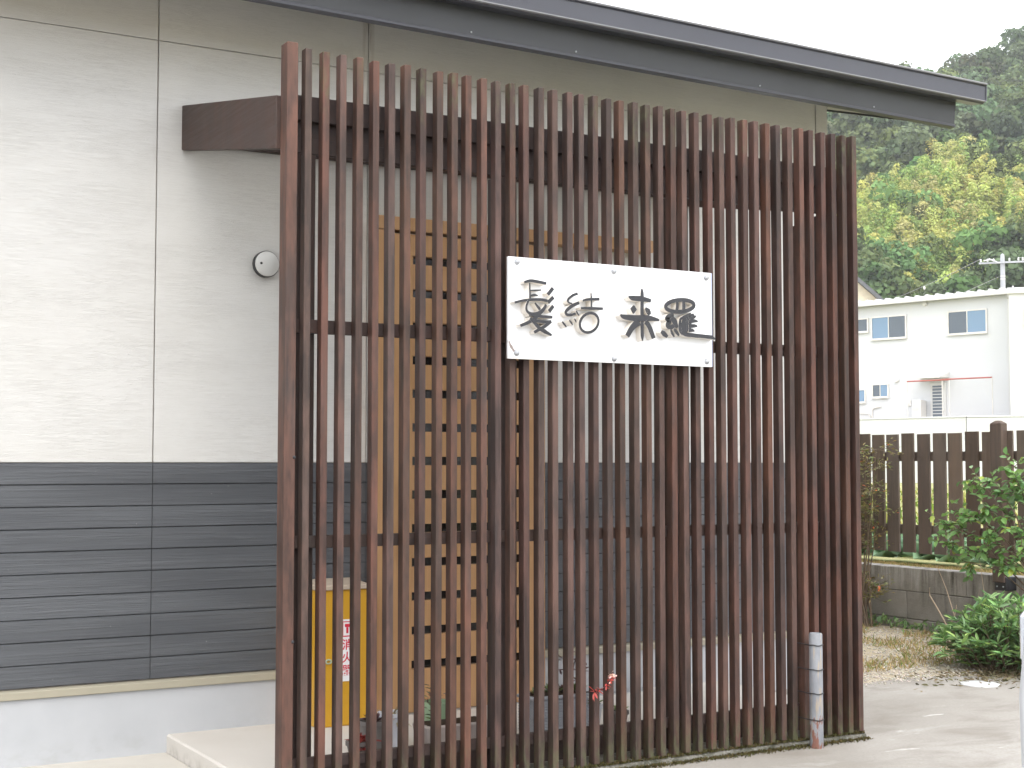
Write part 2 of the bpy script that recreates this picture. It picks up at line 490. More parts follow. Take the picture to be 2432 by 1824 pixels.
def leaves_mesh(name, org, dirs, nrm, length, width, tint, mat, fold=.25, curl=.12):
    """two-quad folded leaves; org/dirs/nrm (N,3), length/width (N,), tint (N,3)"""
    n = len(org)
    dirs = dirs / np.linalg.norm(dirs, axis=1, keepdims=True)
    side = np.cross(dirs, nrm); side /= np.maximum(np.linalg.norm(side, axis=1, keepdims=True), 1e-6)
    up = np.cross(side, dirs)
    L = length[:, None]; W = width[:, None]
    P = np.empty((n, 6, 3))
    P[:, 0] = org
    P[:, 1] = org + dirs * L * .35 + side * W * .5 + up * W * fold
    P[:, 2] = org + dirs * L * .72 + side * W * .40 + up * (W * fold - L * curl * .5)
    P[:, 3] = org + dirs * L - up * L * curl
    P[:, 4] = org + dirs * L * .72 - side * W * .40 + up * (W * fold - L * curl * .5)
    P[:, 5] = org + dirs * L * .35 - side * W * .5 + up * W * fold
    idx = (np.arange(n) * 6)[:, None]
    quads = np.concatenate([idx + np.array([0, 1, 2, 3]), idx + np.array([0, 3, 4, 5])], axis=1).reshape(-1)
    return raw_mesh(name, P.reshape(-1, 3), quads, 4, np.repeat(tint, 6, axis=0), mat)
def raw_mesh(name, verts, loops, k, tint, mat):
    me = bpy.data.meshes.new(name)
    nf = len(loops) // k
    me.vertices.add(len(verts)); me.vertices.foreach_set("co", verts.astype(np.float32).ravel())
    me.loops.add(len(loops)); me.loops.foreach_set("vertex_index", loops.astype(np.int32))
    me.polygons.add(nf)
    me.polygons.foreach_set("loop_start", (np.arange(nf) * k).astype(np.int32))
    me.polygons.foreach_set("loop_total", np.full(nf, k, np.int32))
    me.update(calc_edges=True)
    if tint is not None:
        a = me.attributes.new("tint", 'FLOAT_COLOR', 'POINT')
        a.data.foreach_set("color", np.concatenate([tint, np.ones((len(tint), 1))], axis=1).astype(np.float32).ravel())
    me.materials.append(mat)
    return me
def rdir(n):
    v = rng.normal(size=(n, 3)); return v / np.linalg.norm(v, axis=1, keepdims=True)
def tints(n, lo=.75, hi=1.25, hue=.12):
    b = rng.uniform(lo, hi, (n, 1)); return b * (1 + rng.uniform(-hue, hue, (n, 3)))

# pebbles
def pebbles():
    n = 8000
    x = rng.uniform(5.75, 8.1, n); y = 1.12 + rng.beta(1.0, 2.0, n) * 3.4
    s = rng.uniform(.004, .012, n)
    base = np.array([(1, 0, 0), (-1, 0, 0), (0, 1, 0), (0, -1, 0), (0, 0, .6), (0, 0, -.3)])
    ang = rng.uniform(0, 6.28, n); ca, sa = np.cos(ang), np.sin(ang)
    asp = rng.uniform(.6, 1.0, n)
    V = np.empty((n, 6, 3))
    for k in range(6):
        bx, by, bz = base[k]
        by = by * asp
        V[:, k, 0] = x + s * (bx * ca - by * sa); V[:, k, 1] = y + s * (bx * sa + by * ca); V[:, k, 2] = .001 + s * bz
    F = np.array([(0, 2, 4), (2, 1, 4), (1, 3, 4), (3, 0, 4), (2, 0, 5), (1, 2, 5), (3, 1, 5), (0, 3, 5)])
    loops = ((np.arange(n) * 6)[:, None, None] + F[None]).reshape(-1)
    me = raw_mesh('gravel', V.reshape(-1, 3), loops, 3, np.repeat(tints(n, .55, 1.25, .06), 6, axis=0), M['pebble'])
    o = link_mesh('gravel', me)
    setp(o, 'pale loose gravel along the edge of the concrete yard', 'gravel', kind='stuff')
pebbles()
def blades(name, n, xr, yr, z, hmin, hmax, w, col, label, cat, greens=.2, dens=None):
    x = rng.uniform(*xr, n); y = rng.uniform(*yr, n)
    if dens is not None:
        keep = np.array([mnoise.noise(Vector((a * dens, b * dens, 3.3))) > -.05 for a, b in zip(x, y)]); x, y = x[keep], y[keep]; n = len(x)
    org = np.stack([x, y, np.full(n, z)], 1)
    d = rdir(n) * .75; d[:, 2] = np.abs(d[:, 2]) + rng.uniform(.2, 1.0, n)
    t = tints(n, .6, 1.2, .06)
    g = rng.random(n) < greens
    t[g] *= np.array([.45, .75, .35])
    me = leaves_mesh(name, org, d, rdir(n), rng.uniform(hmin, hmax, n), np.full(n, w), t * np.array(col), M['leaf_dry'], .1, .35)
    o = link_mesh(name, me); setp(o, label, cat, kind='stuff'); return o
blades('dry_grass', 12000, (6.0, 8.12), (1.5, 5.0), -.004, .015, .055, .0045, (1.05, .97, .82), 'short dry straw coloured grass at the foot of the block wall', 'grass', .22, 1.6)

# raised field behind the block wall
mb = MB()
mb.add([(8.36, -60, .45), (150, -60, .45), (150, 160, .45), (8.36, 160, .45)], [(0, 1, 2, 3)])
setp(mb.build('field', M['field']), kind='structure')
blades('field_grass', 9000, (8.37, 8.62), (1.2, 5.4), .45, .008, .03, .005, (1.05, .95, .78), 'pale dry grass strip on top of the block wall', 'grass', .15)
blades('field_weeds', 9000, (9.0, 30.0), (2.5, 26.0), .45, .05, .22, .02, (.85, .95, .5), 'yellow green weeds over the field behind the fence', 'weeds', .5)

# low kerb under the lattice, mossy
mb = MB()
N = 60
xs = np.linspace(1.86, 4.776, N)
vs = []
for i, x in enumerate(xs):
    j = .012 * mnoise.noise(Vector((x * 5, 0, 0))); k = .006 * mnoise.noise(Vector((x * 9, 4, 0)))
    vs += [(x, -.016 + j, -.004), (x, -.008 + j, .018 + k), (x, .006, .026 + k), (x, .16, .030)]
fs = [(4 * i + k, 4 * i + 4 + k, 4 * i + 5 + k, 4 * i + 1 + k) for i in range(N - 1) for k in range(3)]
fs += [(0, 1, 2, 3), tuple(4 * (N - 1) + k for k in (3, 2, 1, 0))]
mb.add(vs, fs)
setp(mb.build('kerb', M['curb'], smooth=True), kind='structure')
# moss and crumbs along the kerb
def moss():
    n = 5200
    x = rng.uniform(3.0, 4.775, n); y = rng.normal(-.010, .024, n); z = np.where(y > -.010, .024, .001)
    org = np.stack([x, y, z], 1); d = rdir(n); d[:, 2] = np.abs(d[:, 2]) + .4
    t = tints(n, .5, 1.3, .15) * np.array([.22, .225, .16])
    me = leaves_mesh('moss', org, d, rdir(n), rng.uniform(.006, .018, n), rng.uniform(.004, .008, n), t, M['leaf_dry'])
    setp(link_mesh('moss', me), 'grey green moss along the mossy kerb under the lattice', 'moss', kind='stuff')
moss()

sheet('entrance_slab', [(-6, .1), (1.852, .1), (1.852, 1.30), (-6, 1.30)], .004, M['slab'])
# porch step
mb = MB()
mb.box(1.855, 4.95, .30, WALL_Y + .05, -.01, .083)
setp(mb.build('porch_step', M['porch'], bevel=.008), kind='structure')

# ================================================================== THE SALON BUILDING
bld = empty('salon_building', (2.0, WALL_Y, 0), label='low salon building with white and charcoal grained siding and a charcoal eave', cat='building')
X0, XC = -4.28, 5.761
SLOPE = .30
FY, FZ = .672, 3.20            # fascia foot
def soffit_z(y): return FZ + .012 + (y - FY) * SLOPE
# wall core: white sealant core above, dark core below, plinth
mb = MB()
mb.prism([(WALL_Y + .016, .30), (WALL_Y + 7, .30), (WALL_Y + 7, soffit_z(WALL_Y + 3.5)), (WALL_Y + 3.5, soffit_z(WALL_Y + 3.5)), (WALL_Y + .016, soffit_z(WALL_Y + .016))], lambda a, b, d: (d, a, b), X0, XC - .012)
wall = mb.build('wall', M['backing'], bld)
seams = [X0, -1.25, 1.776, 2.806, 5.671]
G = .0024
for i in range(len(seams) - 1):
    a, b = seams[i] + G, seams[i + 1] - G
    mb = MB(); mb.box(a, b, WALL_Y, WALL_Y + .015, 1.281, 3.1775); mb.build('siding_panel', M['white_siding'], wall, bevel=.002)
    mb = MB(); mb.box(a, b, WALL_Y, WALL_Y + .015, 3.1805, 3.50); mb.build('siding_panel', M['white_siding'], wall, bevel=.002)
mb = MB(); mb.box(5.671 + G, XC, WALL_Y - .002, WALL_Y + .015, 1.281, 3.50); mb.build('corner_trim', M['white_siding'], wall, bevel=.002)
# the gable wall round the corner
mb = MB()
mb.prism([(WALL_Y + .02, 1.281), (WALL_Y + 6.9, 1.281), (WALL_Y + 6.9, 3.4), (WALL_Y + 3.5, soffit_z(WALL_Y + 3.5)), (WALL_Y + .02, soffit_z(WALL_Y + .02))], lambda a, b, d: (d, a, b), XC - .011, XC)
mb.build('gable_panel', M['white_siding'], wall)
mb = MB(); mb.box(XC - .011, XC, WALL_Y + .02, WALL_Y + 6.9, .33, 1.277); mb.build('gable_skirt', M['dark_siding'], wall)
# charcoal boards
mb = MB(); mb.box(X0, XC - .004, WALL_Y + .006, WALL_Y + .0155, .33, 1.279); mb.build('board_backing', M['dark_backing'], wall)
bh = .095
for r in range(10):
    z0 = .33 + r * bh
    for i in range(len(seams)):
        a = seams[i] + .0018
        b = (seams[i + 1] - .0018) if i + 1 < len(seams) else XC
        mb = MB()
        t = .0035
        y0 = WALL_Y + .001 + random.uniform(-.0006, .0006)
        mb.prism([(z0 + t, y0), (z0 + bh - t, y0), (z0 + bh - t + .0025, y0 + .006), (z0 + t - .0025, y0 + .006)], lambda p, q, d: (d, q, p), a, b)
        mb.build('siding_board', M['dark_siding'], wall)
# drip flashing and plinth
mb = MB()
mb.prism([(WALL_Y - .012, .286), (WALL_Y - .012, .318), (WALL_Y + .010, .326), (WALL_Y + .05, .326), (WALL_Y + .05, .282)], lambda a, b, d: (d, a, b), X0, XC + .012)
mb.build('drip_flashing', M['cream_trim'], bld, bevel=.002)
mb = MB(); mb.box(X0, XC - .002, WALL_Y + .004, WALL_Y + 6.9, -.05, .283); mb.build('plinth', M['plinth'], bld)

# roof with fascia, gutter, soffit
XR0, XR1 = -5.0, 6.175
ridge_y = WALL_Y + 3.5
def rz(y, t): return soffit_z(y) + t
mb = MB()
mb.prism([(FY + .02, rz(FY + .02, .19)), (FY - .09, rz(FY - .09, .205)), (FY - .09, rz(FY - .09, .222)), (ridge_y, rz(ridge_y, .222)), (2 * ridge_y - FY, rz(FY, .222)), (2 * ridge_y - FY, rz(FY, .19)), (ridge_y, rz(ridge_y, .19))],
         lambda a, b, d: (d, a, b), XR0, 6.28)
roof = mb.build('roof', M['roof'], bld)
mb = MB()
mb.prism([(FY + .03, rz(FY + .03, 0)), (ridge_y, rz(ridge_y, 0)), (ridge_y, rz(ridge_y, .185)), (FY + .03, rz(FY + .03, .185))], lambda a, b, d: (d, a, b), XR0, XR1 - .035)
mb.build('soffit', M['soffit'], roof)
mb = MB()   # fascia, square to the slope; a thin flange turns in at its foot
mb.prism([(FY + .006, FZ), (FY + .03, FZ + .002), (FY + .010, FZ + .215), (FY - .016, FZ + .215)], lambda a, b, d: (d, a, b), XR0, XR1)
mb.build('fascia', M['fascia'], roof, bevel=.003)
mb = MB(); mb.prism([(FY - .001, FZ - .001), (FY + .035, FZ - .006), (FY + .035, FZ + .010), (FY - .003, FZ + .014)], lambda a, b, d: (d, a, b), XR0, XR1 + .002)
mb.build('fascia_flange', M['gutter'], roof, bevel=.002)
mb = MB()   # box gutter
gy = FY - .012
mb.prism([(gy, 3.338), (gy - .085, 3.325), (gy - .105, 3.337), (gy - .108, 3.420), (gy - .120, 3.427), (gy - .117, 3.434), (gy - .098, 3.430), (gy - .094, 3.345), (gy - .01, 3.345), (gy - .01, 3.42), (gy, 3.42)],
         lambda a, b, d: (d, a, b), XR0, 6.29)
mb.build('gutter', M['gutter'], roof)
mb = MB(); mb.prism([(gy - .004, 3.34), (gy - .108, 3.34), (gy - .112, 3.425), (gy - .004, 3.425)], lambda a, b, d: (d, a, b), 6.29, 6.298)
mb.build('gutter_end', M['gutter'], roof)
mb = MB(); mb.prism([(gy - .101, 3.331), (gy - .110, 3.335), (gy - .110, 3.340), (gy - .104, 3.340)], lambda a, b, d: (d, a, b), XR0, 6.291)
mb.build('gutter_bead', M['bead'], roof)
mb = MB(); mb.prism([(gy - .1195, 3.4275), (gy - .122, 3.434), (gy - .117, 3.4385), (gy - .098, 3.4345), (gy - .098, 3.4308), (gy - .116, 3.4345)], lambda a, b, d: (d, a, b), XR0, 6.291)
mb.build('gutter_lip', M['bead'], roof)
mb = MB()   # barge board on the gable side
mb.prism([(FY + .032, rz(FY + .032, -.012)), (ridge_y, rz(ridge_y, -.012)), (ridge_y, rz(ridge_y, .186)), (FY + .032, rz(FY + .032, .186))], lambda a, b, d: (d, a, b), XR1 - .034, XR1 - .004)
mb.build('barge_board', M['fascia'], roof)
mb = MB(); mb.box(5.98, 6.03, 1.60, 1.63, soffit_z(1.6) - .035, soffit_z(1.6) + .005); mb.build('timber_nub', M['raw_wood'], roof)
for x in (3.05, 3.62, 4.75, 5.55, 1.6):
    mb = MB(); mb.lathe([(.0045, 0), (.0045, -.004), (.002, -.006)], (x, FY + .002, FZ + .028), 'y', 8); mb.build('fascia_rivet', M['screw'], roof)

roof.rotation_euler[1] = .0125          # the eave is not quite level: it falls slightly to the right
roof.location = (-.040, 0, .0375)
# vent hood left of the lattice
mb = MB(); mb.lathe([(.050, 0), (.050, -.008), (.044, -.008)], (2.285, WALL_Y, 2.197), 'y', 28)
vent = mb.build('vent_hood', M['vent'], bld, smooth=True)
mb = MB(); mb.lathe([(.058, -.034), (.0585, -.038), (.056, -.044), (.040, -.050), (.018, -.053), (.002, -.0535)], (2.285, WALL_Y, 2.197), 'y', 32)
mb.build('vent_cap', M['vent'], vent, smooth=True)
mb = MB(); mb.lathe([(.0615, -.008), (.0615, -.0339)], (2.285, WALL_Y, 2.197), 'y', 28)
mb.build('vent_shade_ring', M['black_metal'], vent, smooth=True)  # coloured black to stand for the shaded ring behind the cap
mb = MB(); mb.lathe([(.006, -.046), (.006, -.052)], (2.252, WALL_Y, 2.197), 'y', 10)
mb.build('vent_screw', M['black_metal'], vent)

# sliding door with thirteen slots
DY = 1.20
DX0, DX1, DZ0, DZ1 = 2.835, 3.765, .088, 2.40
mb = MB()
mb.box(DX0 - .01, 4.44, DY - .012, WALL_Y - .001, 2.402, 2.467)      # rail cover over door and parking bay
door = mb.build('door', M['door'], bld, bevel=.003)
mb = MB(); mb.box(DX0 - .012, DX0 + .028, DY - .006, WALL_Y - .001, .084, 2.401); mb.build('door_jamb', M['door'], door, bevel=.002)
sl0, sl1 = DX0 + .182, DX1 - .118
mb = MB(); mb.box(DX0 + .030, sl0, DY, DY + .04, DZ0, DZ1 - .012); mb.build('door_stile', M['door'], door, bevel=.0015)
mb = MB(); mb.box(sl1, DX1, DY, DY + .04, DZ0, DZ1 - .012); mb.build('door_stile', M['door'], door, bevel=.0015)
zc = [2.274, 2.111, 1.947, 1.781, 1.617, 1.452, 1.288, 1.124, .960, .795, .630, .465, .301]
zc = [1.28 + (z - 1.28) * .9886 for z in zc]
hs = .0205
edges = [DZ1 - .012] + [e for z in zc for e in (z + hs, z - hs)] + [DZ0]
for k in range(0, len(edges), 2):
    mb = MB(); mb.box(sl0, sl1, DY + .0015, DY + .0385, edges[k + 1], edges[k]); mb.build('door_board', M['door'], door, bevel=.0015)
mb = MB(); mb.box(sl0 - .02, sl1 + .02, DY + .042, DY + .046, DZ0 + .05, DZ1 - .05); mb.build('door_glass', M['glass_dark'], door)
mb = MB(); mb.box(sl0 - .03, sl1 + .03, DY + .050, WALL_Y - .0015, DZ0, DZ1 - .013); mb.build('door_interior', M['black_metal'], door)
mb = MB(); mb.box(2.938, 2.955, DY - .040, DY - .026, .80, 1.20)
for z in (.86, 1.14): mb.box(2.942, 2.951, DY - .028, DY + .001, z - .008, z + .008)
mb.build('door_handle', M['steel'], door, bevel=.003)
mb = MB(); mb.box(DX0, 4.43, DY - .02, WALL_Y - .002, .0835, .0875); mb.build('door_sill', M['steel'], door)

# ================================================================== LATTICE SCREEN
lat = empty('lattice_screen', (1.925, 0.0, .03), label='tall dark brown wooden lattice screen of upright slats in front of the entrance', cat='lattice screen')
edges_x = [2.005, 2.076, 2.146, 2.217, 2.286, 2.353, 2.420, 2.488, 2.561, 2.627, 2.692, 2.764, 2.830, 2.897, 2.963, 3.031, 3.099, 3.173, 3.233, 3.299, 3.370, 3.436, 3.508, 3.574, 3.638, 3.706, 3.770, 3.836, 3.909, 3.976, 4.041, 4.111, 4.176, 4.242, 4.308, 4.373, 4.445, 4.506, 4.579, 4.642, 4.708, 4.772]
mb = MB(); mb.box(-.0138, .0138, 0, .042, 0, 2.808)
sm = mb.mesh('slat', M['slat'], bevel=.0016)
for i, x in enumerate(edges_x):
    top = 2.846 - .015 * min(1, i / 26.0) + random.uniform(-.003, .003)
    b = .030 + random.uniform(-.006, .004)
    link_mesh('slat', sm, lat, (x - .0138 - 1.925, random.uniform(-.0012, .0012), b - .03),
              (random.uniform(-.0006, .0006), random.uniform(-.0007, .0007), random.uniform(-.02, .02)), (random.uniform(.97, 1.03), 1, (top - b) / 2.808))
mb = MB(); mb.box(1.903, 1.947, -.002, .066, .012, 2.864); mb.build('end_post', M['slat'], lat, bevel=.002)
for x in (2.005, 2.898, 3.782, 4.685):
    mb = MB(); mb.box(x - .045, x + .045, .071, .161, .030, 2.46); mb.build('post', M['rail'], lat, bevel=.003)
for z0, z1 in ((1.770, 1.822), (.958, 1.005), (.137, .180)):
    mb = MB(); mb.box(1.950, 4.765, .0465, .0705, z0, z1); mb.build('rail', M['rail'], lat, bevel=.002)
mb = MB(); mb.box(1.950, 4.735, .162, .185, .031, .155); mb.build('shadow_gap_board', M['rail'], lat, bevel=.002)  # added board standing in for the black shadow under the bottom rail
for z in (.62, 1.30):
    mb = MB(); mb.lathe([(.006, .0), (.006, -.004), (.003, -.006)], (1.943, -.002, z), 'y', 8); mb.build('nail_head', M['black_metal'], lat)

for k in range(5):      # short return of slats at the right end
    y = .166 + k * .052
    mb = MB(); mb.box(4.718, 4.748, y, y + .049, .030, 2.455); mb.build('return_slat', M['slat'], lat, bevel=.0016)
# canopy behind the lattice
can = empty('entrance_canopy', (1.92, .2, 2.46), label='brown timber entrance canopy sloping from the white wall to the lattice top', cat='canopy')
def sloped(name, x0, x1, y0, y1, zb0, zt0, zb1, zt1, mat, parent=can, bevel=.003):
    mb = MB()
    mb.hexa([(x0, y0, zb0), (x1, y0, zb0), (x1, y1, zb1), (x0, y1, zb1)], [(x0, y0, zt0), (x1, y0, zt0), (x1, y1, zt1), (x0, y1, zt1)])
    return mb.build(name, mat, parent, bevel=bevel)
sloped('side_beam', 1.886, 1.931, .0675, WALL_Y - .0015, 2.466, 2.671, 2.691, 2.895, M['beam'])
sloped('side_beam', 4.715, 4.760, .0675, WALL_Y - .0015, 2.466, 2.671, 2.691, 2.895, M['beam'])
mb = MB(); mb.box(1.932, 4.714, .0735, .104, 2.588, 2.685); mb.build('header_board', M['rail'], can, bevel=.002)
mb = MB(); mb.box(1.932, 4.714, .0735, .106, 2.462, 2.522); mb.build('header_rail', M['rail'], can, bevel=.002)
mb = MB(); mb.box(1.932, 4.714, WALL_Y - .032, WALL_Y - .0015, 2.72, 2.86); mb.build('wall_ledger', M['rail'], can, bevel=.002)
for x in (2.42, 2.87, 3.32, 3.765, 4.21):
    sloped('joist', x - .02, x + .02, .123, WALL_Y - .033, 2.55, 2.645, 2.76, 2.855, M['rail'])
mb = MB()      # corrugated sheet: one skin, real waves; translucency added to brighten the wall behind
nx = 140; vs = []
for i in range(nx + 1):
    x = 1.933 + (4.713 - 1.933) * i / nx; w = .006 * math.cos(i * math.pi)
    vs += [(x, .105, 2.662 + w), (x, WALL_Y - .004, 2.874 + w)]
mb.add(vs, [(2 * i, 2 * i + 2, 2 * i + 3, 2 * i + 1) for i in range(nx)])
mb.build('roof_sheet', M['fill_light_sheet'], can)
mb = MB(); mb.box(1.932, 4.714, .107, .122, 2.470, 2.640); mb.build('glow_blocking_board', M['rail'], can, bevel=.002)  # added board: keeps the header recess dark and hides the sheet's glow

# ================================================================== SIGN
sign = empty('sign_board', (3.36, -.03, 1.70), label='white rectangular shop sign with raised charcoal brush characters on the lattice', cat='sign')
mb = MB(); mb.box(2.862, 3.882, -.026, -.002, 1.700, 2.114); mb.build('back_plate', M['sign_back'], sign, bevel=.001)
mb = MB(); mb.box(2.838, 3.866, -.040, -.0265, 1.698, 2.112); mb.build('front_panel', M['sign_white'], sign, bevel=.0012)
for x, z in ((2.878, 2.092), (3.350, 2.085), (3.838, 2.090), (2.876, 1.722), (3.350, 1.716), (3.838, 1.722)):
    mb = MB(); mb.lathe([(.012, -.0402), (.012, -.045), (.0085, -.052), (.0035, -.0545)], (x, 0, z), 'y', 14); mb.build('bolt', M['screw'], sign, smooth=True)
def ribbon(pts):
    """outline polygon of a brush stroke: points (x, z, width)"""
    P = [Vector((p[0], p[1])) for p in pts]; W = [p[2] * .65 for p in pts]
    # densify
    D = []; DW = []
    for i in range(len(P) - 1):
        p0 = P[max(i - 1, 0)]; p1 = P[i]; p2 = P[i + 1]; p3 = P[min(i + 2, len(P) - 1)]
        for k in range(5):
            t = k / 5
            q = .5 * ((2 * p1) + (p2 - p0) * t + (2 * p0 - 5 * p1 + 4 * p2 - p3) * t * t + (3 * p1 - p0 - 3 * p2 + p3) * t ** 3)
            D.append(q); DW.append(W[i] * (1 - t) + W[i + 1] * t)
    D.append(P[-1]); DW.append(W[-1])
    return D, DW
def letter(name, strokes, label):
    mb = MB()
    for si, st in enumerate(strokes):
        D, DW = ribbon(st)
        closed = (D[0] - D[-1]).length < 1e-5 and len(D) > 20
        yf = -.0755 - .00035 * (si % 9) - .00003 * si; yb = -.0398
        n = len(D); Lp = []; Rp = []
        for i in range(n):
            if closed: t = D[(i + 1) % (n - 1)] - D[(i - 1) % (n - 1)]
            else: t = D[min(i + 1, n - 1)] - D[max(i - 1, 0)]
            t.normalize(); nn = Vector((-t.y, t.x))
            Lp.append(D[i] + nn * DW[i]); Rp.append(D[i] - nn * DW[i])
        vs = []
        for a, b in zip(Lp, Rp):
            vs += [(a.x, yf, a.y), (b.x, yf, b.y), (a.x, yb, a.y), (b.x, yb, b.y)]
        front = [(4 * i, 4 * i + 4, 4 * i + 5, 4 * i + 1) for i in range(n - 1)]
        sides = [(4 * i, 4 * i + 2, 4 * i + 6, 4 * i + 4) for i in range(n - 1)] + [(4 * i + 1, 4 * i + 5, 4 * i + 7, 4 * i + 3) for i in range(n - 1)]
        if not closed: sides += [(0, 1, 3, 2), (4 * n - 4, 4 * n - 2, 4 * n - 1, 4 * n - 3)]
        b = len(mb.v)
        mb.mi = 0; mb.add(vs, front)
        mb.f += [tuple(i + b for i in f) for f in sides]; mb.m += [1] * len(sides)
    o = mb.build(name, [M['letter_face'], M['letter_side']], sign)
    return setp(o, label)
